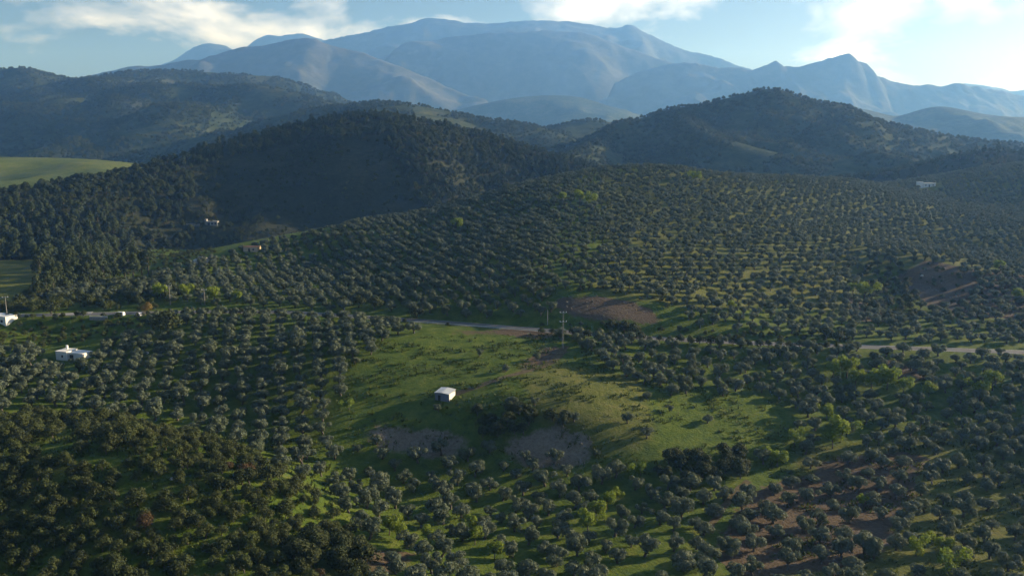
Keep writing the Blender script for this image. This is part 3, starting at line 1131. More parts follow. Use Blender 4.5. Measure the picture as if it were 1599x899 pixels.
def plant_olives():
    x, y, z, u, v, d, lone = olives()
    vis = (u > -15) & (u < 1614) & (v < 925)
    order = np.argsort(np.where(vis, d, 1e6))
    near = order[:286]
    mask = np.zeros(len(x), bool)
    mask[near] = True
    sc = np.clip(1.08 + 0.16 * rng.normal(size=len(x)), 0.62, 1.45)
    sc = np.where(inpoly(u, v, [(-140, 500), (660, 500), (540, 700), (-140, 700)]), sc * 1.1, sc)
    for i in near:
        lab = next(((a, b) for pl, a, b in REGIONS if inpoly(u[i:i + 1], v[i:i + 1], pl)[0]), None) or ('grey green olive tree in the lower groves', 'olive trees in the lower groves')
        plant('olive', 'olive_tree', x[i], y[i], z[i], sc[i], rng.random() * 6.28, lab[0], 'olive tree', lab[1], sz=0.82 + .4 * rng.random())
    for (uu, vv) in lone:
        p = at(uu, vv)
        plant('olive', 'olive_tree', p.x, p.y, p.z, 0.62 + 0.3 * rng.random(), rng.random() * 6.28,
              'lone olive tree standing out on the open grassy field', 'olive tree', 'lone olive trees in the open field')
    r = ~mask
    scatter_stuff('olive_grove', 'countless grey green olive trees covering the hill above the road', 'olive grove', 'olive',
                  np.stack([x, y, z - 0.05], -1)[r], sc[r], rng.random(r.sum()) * 6.28)
    print('olives', len(x))


plant_olives()


def plant_others():
    # fresh green trees
    for uu, vv, s in LIME:
        p = at(uu, vv)
        if vv > 700:
            lab, gr = 'small bright green leafy tree among the lower olive trees', 'fresh green trees among the lower olives'
        elif vv > 560:
            lab, gr = 'spreading bright green tree in the grove below the road', 'fresh green trees below the road'
        elif uu < 450:
            lab, gr = 'green leafy tree in the line behind the parked cars', 'fresh green trees behind the parked cars'
        else:
            lab, gr = 'yellow green tree standing out on the olive hill', 'fresh green trees on the olive hill'
        plant('lime', 'leafy_tree', p.x, p.y, p.z, s * 1.15, rng.random() * 6.28, lab, 'tree', gr)
    # pine wood at the left
    def fill(poly, sp, jit, seed, n=None):
        x, y = grid_points(-480, 820, 120, 1150, sp, sp, 0.3, jit, seed)
        z = height(x, y)
        uu, vv, dd = project(x, y, z)
        k = inpoly(uu, vv, poly)
        x, y, z = x[k], y[k], z[k]
        k = in_sight(x, y, z + 3.5)
        return x[k], y[k], z[k]
    x, y, z = fill([(-30, 340), (60, 325), (170, 335), (190, 385), (150, 430), (60, 445), (55, 405), (-30, 405)], 10.5, 2.6, 71)
    for i in range(len(x)):
        plant('pine', 'pine_tree', x[i], y[i], z[i], 1.05 + .45 * rng.random(), rng.random() * 6.28,
              'tall dark pine in the wood beside the left meadow', 'pine tree', 'pines in the wood beside the left meadow')
    for uu, vv in [(62, 468), (75, 466), (85, 462), (98, 458), (110, 456), (122, 450), (135, 450), (150, 447), (163, 444), (178, 440), (195, 437), (208, 435), (222, 430), (232, 428), (118, 440), (92, 448), (140, 438), (172, 432), (200, 428), (215, 424)]:
        p = at(uu, vv)
        plant('pine', 'pine_tree', p.x, p.y, p.z, 1.15 + .4 * rng.random(), rng.random() * 6.28,
              'dark pine in the belt of trees above the parked cars', 'pine tree', 'pines in the belt above the parked cars')
    # tall pines standing out along the skyline of the pine hill and the right spur
    for u0, v0, t0, u1, v1, t1, n, lab, gr in [(300, 243, 890, 500, 193, 980, 14, 'pine on the rising left crest of the pine hill', 'pines on the left crest of the pine hill'),
                                               (500, 193, 980, 600, 182, 1000, 15, 'tall pine crowning the top of the pine hill', 'pines crowning the pine hill'),
                                               (600, 182, 1000, 800, 228, 1000, 17, 'pine on the falling right crest of the pine hill', 'pines on the right crest of the pine hill'),
                                               (1440, 258, 1050, 1599, 240, 1080, 12, 'dark pine on the spur skyline at the right edge', 'pines on the right spur')]:
        for i in range(n):
            q = (i + rng.random()) / n
            p = pt(u0 + (u1 - u0) * q, v0 + (v1 - v0) * q, t0 + (t1 - t0) * q + rng.normal() * 8)
            plant('pine', 'pine_tree', p[0], p[1], float(height(p[0], p[1])[0]), 0.75 + .55 * rng.random(), rng.random() * 6.28, lab, 'pine tree', gr, sz=.8 + .3 * rng.random())
    # holm oaks and tall shrubs that stand apart
    for uu, vv, s, lab in [(30, 478, 2.0, 'round dark oak below the yellow meadow at the left edge'), (80, 490, 2.2, 'broad dark oak left of the pale yard'), (262, 520, 3.2, 'big dark oak on the bank behind the white house'), (240, 515, 1.8, 'smaller dark oak leaning against the big oak on the bank'),
                           (155, 480, 1.6, 'slim dark oak at the right end of the pale yard'), (560, 480, 2.0, 'dark roadside oak above the left stretch of road'), (585, 483, 2.2, 'broadest dark oak above the left stretch of road'), (650, 497, 2.0, 'dark oak beside the road above the field'), (535, 477, 1.6, 'lowest oak of the roadside clump above the road'),
                           (975, 520, 1.9, 'dark oak at the foot of the cut bank'), (990, 524, 1.9, 'dark oak right of its twin under the cut bank'), (1185, 332, 2.0, 'round black oak standing out on the olive hill'), (1290, 530, 1.9, 'dark oak above the hidden bend of the road'), (1310, 534, 1.7, 'dark oak next to the right stretch of road'), (955, 516, 1.6, 'bushy oak left of the dark oaks below the cut bank')]:
        p = at(uu, vv)
        plant('oak', 'oak_tree', p.x, p.y, p.z, s, rng.random() * 6.28, lab, 'oak tree', 'dark oaks around the groves')
    p = at(231, 488)
    plant('gold', 'yellow_shrub', p.x, p.y, p.z, 1.3, 0.3, 'yellow shrub beside the white parked cars', 'shrub', None, sz=1.3)
    # tall hedge on the valley side of the road where it passes behind the trees
    fr = catmull(road_pts[:, :2], 60)
    seg = np.r_[0, np.cumsum(np.hypot(*np.diff(fr, axis=0).T))]
    for q in np.arange(2, seg[-1], 4.2):
        x0, y0 = np.interp(q, seg, fr[:, 0]), np.interp(q, seg, fr[:, 1])
        uu = project(x0, y0, float(road_z(x0)))[0]
        if not (840 < uu < 1325 or (-60 < uu < 172 and rng.random() < .7) or 228 < uu < 445 or (445 < uu < 840 and rng.random() < .22)):
            continue
        y1 = y0 - 5.2 - 1.6 * rng.random()
        left = uu < 640
        plant('oak' if rng.random() < .6 else 'scrub', 'hedge_bush', x0 + rng.normal() * .6, y1, float(height(x0, y1)[0]), (.75 + .5 * rng.random()) * (1.1 if 840 < uu < 1325 else .8), rng.random() * 6.28,
              'dark bush in the hedge along the left stretch of road' if left else 'dark bush in the tall hedge hiding the middle of the road', 'bush', 'hedge bushes along the left road' if left else 'hedge bushes hiding the middle of the road')
    # thicket and dark bushes on the scarp
    for poly, sp, lab, gr in [([(1015, 722), (1060, 708), (1172, 712), (1182, 742), (1110, 758), (1025, 758)], 4.0, 'dark evergreen bush in the thicket at the foot of the grass slope', 'bushes of the dark thicket'),
                              ([(735, 650), (800, 640), (870, 650), (925, 650), (900, 668), (840, 672), (770, 692), (740, 680)], 4.1, 'dark bush on the scarp above the pale bare earth', 'dark bushes on the scarp'),
                              ([(1340, 420), (1385, 405), (1420, 425), (1440, 490), (1400, 515), (1350, 480)], 7.0, 'dark bush in the ravine left of the red bank', 'dark bushes in the ravine')]:
        x, y, z = fill(poly, sp, 1.1, int(sp * 10))
        for i in range(len(x)):
            plant('oak', 'dark_bush', x[i], y[i], z[i], 1.0 + .7 * rng.random(), rng.random() * 6.28, lab, 'bush', gr)
    # scrub knoll
    knoll = [(-20, 655), (60, 645), (150, 655), (260, 672), (345, 695), (420, 728), (490, 768), (560, 850), (580, 940), (-20, 940)]
    x, y, z = fill(knoll, 3.7, 1.4, 91)
    uu, vv, dd = project(x, y, z)
    clear = (np.hypot((uu - 100) / 60, (vv - 700) / 24) < 1) | (np.hypot((uu - 235) / 60, (vv - 765) / 13) < 1) | (np.hypot((uu - 180) / 50, (vv - 720) / 10) < 1)
    k = ~clear | (rng.random(len(x)) < 0.12)
    x, y, z, uu, vv = x[k], y[k], z[k], uu[k], vv[k]
    big = fbm(x / 22, y / 22, 77, 3)
    n_as = 0
    rest = []
    for i in np.argsort(np.hypot(x, y)):
        s = 0.66 + 0.6 * rng.random() + 1.2 * max(0, big[i])
        kind = 'oak' if (big[i] > 0.02 or rng.random() < .25) else 'scrub'
        if rng.random() < .02:
            kind = 'rust'
        if n_as >= 290:
            rest.append((x[i], y[i], z[i], s))
            continue
        n_as += 1
        if kind == 'rust':
            lab, gr = 'rusty brown dry bush among the green scrub on the knoll', 'rusty bushes on the scrub knoll'
        elif kind == 'oak':
            lab, gr = 'dark round holm oak bush on the scrub knoll', 'dark oak bushes on the scrub knoll'
        else:
            lab, gr = 'low olive brown bush on the scrub knoll', 'low bushes on the scrub knoll'
        plant(kind, 'scrub_bush', x[i], y[i], z[i], s, rng.random() * 6.28, lab, 'bush', gr)
    if rest:
        q = np.array(rest)
        scatter_stuff('scrub_thicket', 'dense low scrub along the crest of the left knoll', 'scrub', 'scrub', q[:, :3], q[:, 3], rng.random(len(q)) * 6.28)
    print('scrub', len(x))
    # hedges and rough growth along the road, the left meadow and the field's edges
    pts = []
    for poly, sp in [([(60, 500), (230, 480), (250, 510), (70, 545), (-60, 560), (-60, 520)], 3.4), ([(840, 500), (1330, 525), (1330, 546), (850, 520)], 3.2), ([(-60, 560), (80, 560), (60, 600), (-60, 610)], 4.2), ([(1420, 410), (1599, 430), (1660, 500), (1470, 500)], 6.0), ([(170, 385), (340, 392), (300, 415), (180, 428)], 4.0), ([(240, 425), (420, 385), (640, 335), (640, 350), (420, 400), (250, 440)], 6.0), ([(860, 455), (960, 450), (1060, 475), (1060, 485), (960, 462)], 4.0)]:
        x, y, z = fill(poly, sp, 1.4, 55)
        k = (dist_line(x, y, road_line) > 6.5) & (rng.random(len(x)) < .6)
        pts += [(a, b, c - .1, 0.35 + .5 * rng.random()) for a, b, c in zip(x[k], y[k], z[k])]
    for poly, sp in [([(40, 452), (250, 436), (300, 455), (250, 484), (30, 486)], 5.2), ([(-60, 480), (60, 478), (60, 488), (-60, 490)], 4.5)]:
        x, y, z = fill(poly, sp, 1.8, 57)
        k = (dist_line(x, y, road_line) > 6.5) & (rng.random(len(x)) < .75)
        pts += [(a, b, c - .1, 0.8 + .9 * rng.random()) for a, b, c in zip(x[k], y[k], z[k])]
    q = np.array(pts)
    scatter_stuff('rough_undergrowth', 'rough low undergrowth along the road and field banks', 'undergrowth', 'scrub', q[:, :3], q[:, 3], rng.random(len(q)) * 6.28)


plant_others()


def forests():
    # woods on the hills behind, which read as one mass
    for key, name, label, kind, sp, smin, smax, thin in [
            ('pine', 'pine_forest', 'pine wood covering the shadowed hill behind the grove', 'pine', 6.2, .65, 1.25, 0.12),
            ('right', 'spur_forest', 'dark wood on the spur at the right edge', 'pine', 8.5, .6, 1.1, 0.1),
            ('peak', 'hill_forest', 'pine wood covering the pointed hill', 'oak', 8.0, 1.1, 2.3, 0.15),
            ('low', 'low_hill_forest', 'scattered wood on the low hill behind the pines', 'oak', 10.0, 1.1, 2.4, 0.35),
            ('lrange', 'range_forest', 'wood covering the folded range at the left', 'oak', 12.0, 1.4, 3.0, 0.12)]:
        g, x0, y0, s = HILLS[H_IDX[key]]
        ny, nx = g.shape
        X1, Y1 = x0 + s * (nx - 1), y0 + s * (ny - 1)
        r = np.random.default_rng(5)
        n = int((X1 - x0) * (Y1 - y0) / sp / sp)
        x, y = x0 + (X1 - x0) * r.random(n), y0 + (Y1 - y0) * r.random(n)
        z = bil(g, x0, y0, s, x, y)
        hh = height(x, y)
        gx = (bil(g, x0, y0, s, x + 6, y) - z) / 6
        k = (np.abs(hh - z) < .3) & (z > -92)
        dens = fbm(x / (sp * 9), y / (sp * 9), 17, 4) * 0.9 + 0.5
        # the steep shadowed flank of the pine hill is mostly low brush
        if key == 'pine':
            u, v, d = project(x, y, z)
            brush = inpoly(u, v, [(300, 262), (420, 235), (520, 215), (600, 225), (640, 270), (660, 340), (500, 400), (300, 400)])
            dens = np.where(brush, dens - 0.35, dens + .6)
        k &= dens > thin * 0.9
        x, y, z = x[k], y[k], z[k]
        u, v, d = project(x, y, z)
        k = (u > -150) & (u < 1750)
        x, y, z = x[k], y[k], z[k]
        k = in_sight(x, y, z + 9)
        x, y, z = x[k], y[k], z[k]
        sc = smin + (smax - smin) * r.random(len(x)) ** 1.5
        if key == 'pine':
            u, v, d = project(x, y, z)
            far = inpoly(u, v, [(300, 262), (420, 235), (520, 215), (600, 225), (640, 270), (660, 340), (500, 400), (300, 400)])
            sc = np.where(far, sc * .55, sc)
        pale = r.random(len(x)) < .28 + .5 * fbm(x / 90, y / 90, 29, 3)
        other = 'oak' if kind == 'pine' else 'scrub'
        for mk, nm, lb, kd, f in ((~pale, name, label, kind, 1.0), (pale, name.replace('forest', 'broadleaf'), 'rounder broadleaf crowns mixed into the ' + label, other, 1.9 if kind == 'pine' else 1.0)):
            scatter_stuff(nm, lb, 'forest', kd, np.stack([x, y, z - .2], -1)[mk], sc[mk] * f, r.random(mk.sum()) * 6.28, .66 if kd == 'pine' else 1.1)
        if key == 'pine':
            n = 14000
            x, y = x0 + (X1 - x0) * r.random(n), y0 + (Y1 - y0) * r.random(n)
            z = bil(g, x0, y0, s, x, y)
            u, v, d = project(x, y, z)
            k = (np.abs(height(x, y) - z) < .3) & inpoly(u, v, [(120, 290), (420, 225), (660, 240), (760, 330), (500, 420), (120, 425)])
            x, y, z = x[k], y[k], z[k]
            k = in_sight(x, y, z + 3)
            x, y, z = x[k], y[k], z[k]
            scatter_stuff('hillside_brush', 'low dark brush over the shadowed flank of the pine hill', 'brush', 'scrub', np.stack([x, y, z - .1], -1), .5 + .9 * r.random(len(x)) ** 2, r.random(len(x)) * 6.28)
        print(name, len(x))


forests()


# ------------------------------------------------------------------ road, track
def strip(line, w0, w1, z, name, mat, label, cat, drape=None, kind='structure', parent=None):
    line = np.asarray(line)
    d = np.gradient(line, axis=0)
    d /= np.linalg.norm(d, axis=1)[:, None]
    nrm = np.stack([-d[:, 1], d[:, 0]], -1)
    a, b = line + nrm * w0, line + nrm * w1
    za = height(a[:, 0], a[:, 1]) + drape if drape is not None else road_z(line[:, 0]) + z
    zb = height(b[:, 0], b[:, 1]) + drape if drape is not None else road_z(line[:, 0]) + z
    v = np.empty((2 * len(a), 3))
    v[0::2] = np.c_[a, za]
    v[1::2] = np.c_[b, zb]
    n = len(a)
    f = np.array([(2 * i, 2 * i + 1, 2 * i + 3, 2 * i + 2) for i in range(n - 1)])[:, ::-1]
    o = bpy.data.objects.new(name, np_mesh(name, v, f, mat, True))
    link(o, parent)
    if parent is None:
        tag(o, label, cat, kind=kind)
    return o


fine = catmull(road_pts[:, :2], 24)
road = strip(fine, -3.4, 3.4, 0.12, 'road', M['asphalt'], 'pale grey country road running across the foot of the hill', 'road')
for w in (-3.15, 3.0):
    strip(fine, w, w + 0.15, 0.125, 'edge_line', M['paint'], None, None, parent=road)


def soil_mat():
    m, nt, N, L, out = new_mat('worn_track')
    tc = N('ShaderNodeTexCoord')
    n = noise(N, L, tc.outputs['Object'], 0.7, 7, .7)
    r = ramp(N, [(0.3, (0.055, 0.055, 0.022)), (0.48, (0.10, 0.082, 0.048)), (0.7, (0.17, 0.135, 0.095))])
    L(n.outputs['Fac'], r.inputs[0])
    b = N('ShaderNodeBsdfPrincipled')
    b.inputs['Roughness'].default_value = .95
    b.inputs['Specular IOR Level'].default_value = .05
    L(r.outputs[0], b.inputs['Base Color'])
    L(b.outputs[0], out.inputs['Surface'])
    return m


M['track'] = soil_mat()


def tracks():
    for px, w, label in [([(884, 540), (872, 556), (848, 572), (812, 582), (772, 594), (738, 607), (712, 617)], 1.5, 'worn brown dirt track running uphill from the shed to the pole'),
                         ([(1108, 830), (1120, 808), (1136, 786), (1152, 766), (1172, 752)], 1.0, 'pale footpath among the olive trees at lower right')]:
        q = catmull(np.array([list(at(u, v))[:2] for u, v in px]), 10)
        q = q + np.stack([fbm(q[:, 0] / 9, q[:, 1] / 9, 3), fbm(q[:, 0] / 9, q[:, 1] / 9, 4)], -1) * .8
        strip(q, -w, w, 0, 'track', M['track'], label, 'track', drape=.09)


tracks()


def rubble():
    # loose stones on the bare banks
    r = np.random.default_rng(21)
    n = 9000
    x, y = -80 + 420 * r.random(n), 215 + 270 * r.random(n)
    z = height(x, y)
    u, v, d = project(x, y, z)
    k = np.zeros(n, bool)
    for pl in Z_PALE[:2] + [Z_SOIL[3], Z_SOIL[-1]]:
        k |= inpoly(u, v, pl)
    k &= dist_line(x, y, road_line) > 5
    x, y, z = x[k], y[k], z[k]
    base = np.array([(1, 0, 0), (-1, 0, 0), (0, 1, 0), (0, -1, 0), (0, 0, 1), (0, 0, -1)], float)
    tri = np.array([(0, 2, 4), (2, 1, 4), (1, 3, 4), (3, 0, 4), (2, 0, 5), (1, 2, 5), (3, 1, 5), (0, 3, 5)])
    V, F = [], []
    for i in range(len(x)):
        s = .12 + .5 * r.random() ** 4
        b = base * (s * (.6 + .8 * r.random((6, 1)))) + r.normal(size=(6, 3)) * s * .2
        V.append(b + (x[i], y[i], z[i] + s * .15))
        F.append(tri + 6 * i)
    o = bpy.data.objects.new('rubble', np_mesh('rubble', np.concatenate(V), np.concatenate(F), M['stone']))
    tag(link(o), 'loose stones scattered over the bare earth banks', 'stones', kind='stuff')


rubble()


def guard_rail():
    # steel rail on the valley side of the left stretch
    k = [i for i in range(len(fine)) if -150 < fine[i][0] < 25]
    line = fine[k]
    d = np.gradient(line, axis=0)
    d /= np.linalg.norm(d, axis=1)[:, None]
    off = line + np.stack([d[:, 1], -d[:, 0]], -1) * 3.9
    e = empty('guard_rail', (off[0][0], off[0][1], ROAD_Z + .1))
    tag(e, 'steel guard rail along the left stretch of road above the field', 'guard rail')
    mb = MB()
    base = np.array(e.location)
    for i in range(len(off) - 1):
        a = np.array([*off[i], road_z(off[i][0]) + .1]) - base
        b = np.array([*off[i + 1], road_z(off[i + 1][0]) + .1]) - base
        n = np.array([-(b - a)[1], (b - a)[0], 0])
        n = n / np.linalg.norm(n) * .04
        v = [a - n + (0, 0, .45), b - n + (0, 0, .45), b + n + (0, 0, .45), a + n + (0, 0, .45), a - n + (0, 0, .78), b - n + (0, 0, .78), b + n + (0, 0, .78), a + n + (0, 0, .78)]
        mb.add(v, [(3, 2, 1, 0), (4, 5, 6, 7), (0, 1, 5, 4), (1, 2, 6, 5), (2, 3, 7, 6), (3, 0, 4, 7)])
    mb.build('rail', M['steel'], e)
    pm = np_mesh('post', *(lambda m: (m.v, m.f))(MB().box(-.05, .05, -.05, .05, -.6, .7)), M['steel'])
    for i in range(0, len(off), 2):
        o = link(bpy.data.objects.new('post', pm), e)
        o.location = (off[i][0] - base[0] + .0, off[i][1] - base[1] + .1, road_z(off[i][0]) + .1 - base[2])


guard_rail()


# ------------------------------------------------------------------ buildings
def yaw_of(dx, dy):
    return math.atan2(dy, dx)


def shed():
    p = at(699, 627)
    e = empty('shed', p, math.radians(-24))
    e.location.z += 0.0
    tag(e, 'small white shed with dark blue front and pale roof in the field', 'shed')
    L_, D, Hh = 5.6, 4.6, 2.7
    t = .2
    x0 = -L_ + 0.6
    w = MB()
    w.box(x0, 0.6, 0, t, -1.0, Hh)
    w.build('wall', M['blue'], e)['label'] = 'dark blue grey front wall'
    MB().box(0.6 - t, 0.6, t + .003, D - .003 - t, -1.0, Hh + .0).build('wall', M['white'], e)
    MB().box(x0, x0 + t, t + .003, D - .003 - t, -1.0, Hh).build('wall', M['white'], e)
    MB().box(x0, 0.6, D - t, D, -1.0, Hh + .55).build('wall', M['white'], e)
    # shallow roof of two sheets with a fold, oversailing
    roof = MB()
    a, b, xm = x0 - .2, .8, x0 + 2.6
    zf, zb = Hh + .02, Hh + .55
    th = .09
    v = [(a, -.25, zf), (xm, -.25, zf + .28), (b, -.25, zf), (b, D + .25, zb), (xm, D + .25, zb + .28), (a, D + .25, zb)]
    v += [(q[0], q[1], q[2] + th) for q in v]
    roof.add(v, [(0, 5, 4, 1), (1, 4, 3, 2), (6, 7, 10, 11), (7, 8, 9, 10), (0, 1, 7, 6), (1, 2, 8, 7), (2, 3, 9, 8), (3, 4, 10, 9), (4, 5, 11, 10), (5, 0, 6, 11)])
    roof.build('roof', M['roofmetal'], e)
    MB().box(x0 + 1.2, x0 + 2.2, -.05, -.003, -.1, 2.0).build('door', M['dark'], e)


def box_house(name, u, v, rz, blocks, label, wallmat, roofmat, openings, chimney=None, extra=0.0):
    """blocks: (x0, x1, y0, y1, height); flat roofs with a low parapet lip; openings: (wall y, x0, x1, z0, z1, kind)"""
    p = at(u, v)
    e = empty(name, p, rz)
    tag(e, label, 'house')
    for (x0, x1, y0, y1, h) in blocks:
        MB().box(x0, x1, y0, y1, -1.5, h).build('wall', wallmat, e)
        rf = MB().box(x0 - .15, x1 + .15, y0 - .15, y1 + .15, h + .002, h + .22).build('roof', roofmat, e)
    for (y, x0, x1, z0, z1, kd) in openings:
        o = MB().box(x0, x1, y - .05, y - .003, z0, z1).build(kd, M['dark'], e)
        if kd == 'window':
            MB().box(x0 - .1, x1 + .1, y - .14, y - .053, z0 - .1, z0 - .01).build('sill', wallmat, o)
        else:
            MB().box(x1 - .2, x1 - .12, y - .12, y - .053, 1.0, 1.12).build('handle', M['steel'], o)
    if chimney:
        cx, cy2, h = chimney
        MB().box(cx - .35, cx + .35, cy2 - .35, cy2 + .35, h, h + 1.5).build('chimney', wallmat, e)
    return e


shed()
box_house('white_house', 104, 563, math.radians(-16), [(-5.2, 0.2, 0, 5.5, 3.5), (0.25, 7.0, 1.2, 6.2, 2.9)],
          'small white flat roofed house with chimney among the left olive rows', M['white'], M['white'],
          [(0, -2.4, -1.6, 1.2, 2.2, 'window'), (1.2, .6, 2.4, -.1, 2.3, 'door')], (-3.4, 4.2, 3.72))
box_house('hillside_house', 1451, 292, math.radians(10), [(-7, 8, 0, 8, 4.2), (-11.5, -7.1, 1, 7, 5.6)],
          'long white farmhouse on the olive slope near the right edge', M['white'], M['white'],
          [(0, -5, -3.6, 1.2, 2.6, 'window'), (0, 4, 5.4, 1.2, 2.6, 'window'), (0, -.8, .6, 0, 2.4, 'door')])
box_house('valley_house', 331, 352, math.radians(4), [(-5, 5, 0, 6, 3.6), (-6.8, -5.1, .6, 5, 5.6)],
          'pale house with a little tower in the shadow of the pine hill', M['concrete'], M['concrete'],  # white house coloured concrete grey, so the hill's shade is painted in
          [(0, -4.2, -1.8, .2, 2.7, 'door'), (0, -.8, 1.4, .8, 2.7, 'window'), (0, 2.4, 4.2, .8, 2.7, 'window')])
box_house('valley_barn', 299, 353, math.radians(2), [(-5, 3, 0, 5, 1.8), (3.2, 7, 1, 4, 1.5)],
          'low pale barn left of the house under the pine hill', M['concrete'], M['concrete'], [(0, -3, -1, 0, 2, 'door')])
box_house('ochre_house', 390, 393, math.radians(-10), [(-4.5, 5, 0, 6, 3.2)],
          'small ochre house with tiled roof on the crest below the pine hill', M['ochre'], M['tile'], [(0, -1, .2, 0, 2.1, 'door'), (0, 2, 3.2, 1, 2, 'window')])
box_house('roadside_house', 4, 507, math.radians(-20), [(-8, 2.2, 0, 6, 3.6)],
          'white roadside building cut off by the left edge', M['white'], M['roofmetal'], [(0, -1.0, .4, 1.0, 2.2, 'window'), (0, -4, -2.6, 0, 2.2, 'door')])


def yard():
    # pale forecourt above the meadow, its top level, its sides running down into the bank
    c = at(118, 490)
    mb = MB().box(-7, 7, -2.6, 2.6, -3.0, 0.2)
    o = mb.build('yard', M['concrete'])
    o.location = c
    o.rotation_euler.z = 0.35
    tag(o, 'pale concrete yard beside the road at the left', 'yard', kind='structure')
    a, b = at(140, 499), at(168, 500)
    e = empty('garden_wall', a)
    tag(e, 'low grey wall between the yard and the green meadow', 'wall')
    d = Vector((b.x - a.x, b.y - a.y, 0))
    e.rotation_euler.z = yaw_of(d.x, d.y)
    MB().box(0, d.length, -.15, .15, -1.5, 1.5).build('wall_face', M['concrete'], e)
    MB().box(-.05, d.length + .05, -.22, .22, 1.502, 1.6).build('coping', M['white'], e)


yard()


def car(name, u, v, rz, label, L_=4.4, van=False):
    p = at(u, v)
    e = empty(name, p, rz)
    tag(e, label, 'van' if van else 'car', 'vehicles parked above the meadow')
    h = 1.95 if van else 1.45
    W2 = .88
    # profile along x (length), extruded across y with tumblehome
    if van:
        prof = [(-2.3, .35), (-2.3, 1.0), (-2.2, 1.85), (-1.9, 1.95), (.9, 1.95), (1.6, 1.15), (2.3, .95), (2.35, .35)]
    else:
        prof = [(-2.15, .35), (-2.2, .8), (-2.0, .95), (-1.3, 1.40), (-.9, 1.47), (.3, 1.45), (1.05, .98), (2.05, .8), (2.2, .6), (2.15, .35)]
    mb = MB()
    n = len(prof)
    vv = []
    for s in (-1, 1):
        for x, z in prof:
            k = W2 * (1 - .18 * max(0, (z - .9)) / .6)
            vv.append((x, s * k, z))
    f = [tuple(range(n))[::-1][::-1], tuple(range(2 * n - 1, n - 1, -1))]
    for i in range(n):
        j = (i + 1) % n
        f.append((j, i, i + n, j + n))
    mb.add(vv, f)
    body = mb.build('body', M['carpaint'], e)
    if van:
        gl = [((.95, 1.88), (1.55, 1.2))]
    else:
        gl = [((.35, 1.41), (1.0, 1.02)), ((-1.93, 1.0), (-1.33, 1.36))]
    for (xa, za), (xb, zb) in gl:
        ka, kb = (W2 * (1 - .18 * (q - .9) / .6) - .08 for q in (za, zb))
        dx, dz = (zb - za), (xa - xb)
        nn = math.hypot(dx, dz)
        ox, oz = -dx / nn * .012, -dz / nn * .012
        if oz < 0:
            ox, oz = -ox, -oz
        q = [(xa + ox, -ka, za + oz), (xb + ox, -kb, zb + oz), (xb + ox, kb, zb + oz), (xa + ox, ka, za + oz)]
        MB().add(q + [(a - ox * .8, b, c - oz * .8) for a, b, c in q], [(0, 1, 2, 3), (7, 6, 5, 4), (0, 4, 5, 1), (1, 5, 6, 2), (2, 6, 7, 3), (3, 7, 4, 0)]).build('windscreen', M['glass'], body)
    for s in (-1, 1):
        za, zb = 1.0, (1.7 if van else 1.36)
        xr = (-1.6, .85) if van else (-1.15, .45)
        ya, yb = (W2 * (1 - .18 * (q - .9) / .6) + .006 for q in (za, zb))
        q = [(xr[0] - .25, s * ya, za), (xr[1] + .35, s * ya, za), (xr[1] - .1, s * yb, zb), (xr[0] + .1, s * yb, zb)]
        MB().add(q + [(a, b - s * .02, c) for a, b, c in q], [(0, 1, 2, 3), (7, 6, 5, 4), (0, 4, 5, 1), (1, 5, 6, 2), (2, 6, 7, 3), (3, 7, 4, 0)]).build('side_window', M['glass'], body)
        MB().box(2.08 if not van else 2.24, 2.2 if not van else 2.36, s * .62 - .16, s * .62 + .16, .62, .76).build('headlight', M['insulator'], e)
        for x in (-1.35, 1.35):
            MB().tube([(x, s * .72, .32), (x, s * .92, .32)], [.33, .33], 14).build('wheel', M['rubber'], e)


car('parked_van', 187, 493, math.radians(170), 'white van parked left of the white car', van=True)
car('parked_car', 217, 493, math.radians(150), 'white car parked beside the yellow shrub')


# ------------------------------------------------------------------ poles
def lattice_pole():
    p = at(879, 545)
    e = empty('power_pole', p, math.radians(8))
    tag(e, 'slim steel lattice power pole with two crossarms at the field edge', 'power pole')
    Hh = 15.5
    for sx in (-1, 1):
        for sy in (-1, 1):
            MB().tube([(sx * .3, sy * .3, -.6), (sx * .12, sy * .12, Hh)], [.04, .03], 5).build('leg', M['dullsteel'], e)
    br = MB()
    n = 14
    for i in range(n):
        z0, z1 = i * Hh / n, (i + 1) * Hh / n
        w0, w1 = .3 - .18 * z0 / Hh, .3 - .18 * z1 / Hh
        for k, (a, b) in enumerate((((-1, -1), (1, -1)), ((1, -1), (1, 1)), ((1, 1), (-1, 1)), ((-1, 1), (-1, -1)))):
            if i % 2:
                a, b = b, a
            br.tube([(a[0] * w0, a[1] * w0, z0), (b[0] * w1, b[1] * w1, z1)], [.014, .014], 4)
    br.build('bracing', M['dullsteel'], e)['kind'] = 'stuff'
    for z in (15.2, 11.4):
        a = MB().box(-1.4, 1.4, -.06, .06, z, z + .13).build('crossarm', M['steel'], e)
        for x in (-1.3, 0.0, 1.3):
            MB().tube([(x, -.02, z + .135), (x, -.02, z + .5)], [.13, .08], 8).build('insulator', M['insulator'], a)


def plain_pole(u, v, hh, label, arm=True):
    p = at(u, v)
    e = empty('utility_pole', p, .4)
    tag(e, label, 'pole', 'plain poles around the road')
    MB().tube([(0, 0, -.6), (0, 0, hh)], [.2, .12], 8).build('shaft', M['concrete'], e)
    if arm:
        a = MB().box(-1.3, 1.3, -.2, -.125, hh - .6, hh - .42).build('crossarm', M['steel'], e)
        for x in (-1.1, 1.1):
            MB().tube([(x, -.16, hh - .415), (x, -.16, hh - .05)], [.1, .07], 7).build('insulator', M['insulator'], a)


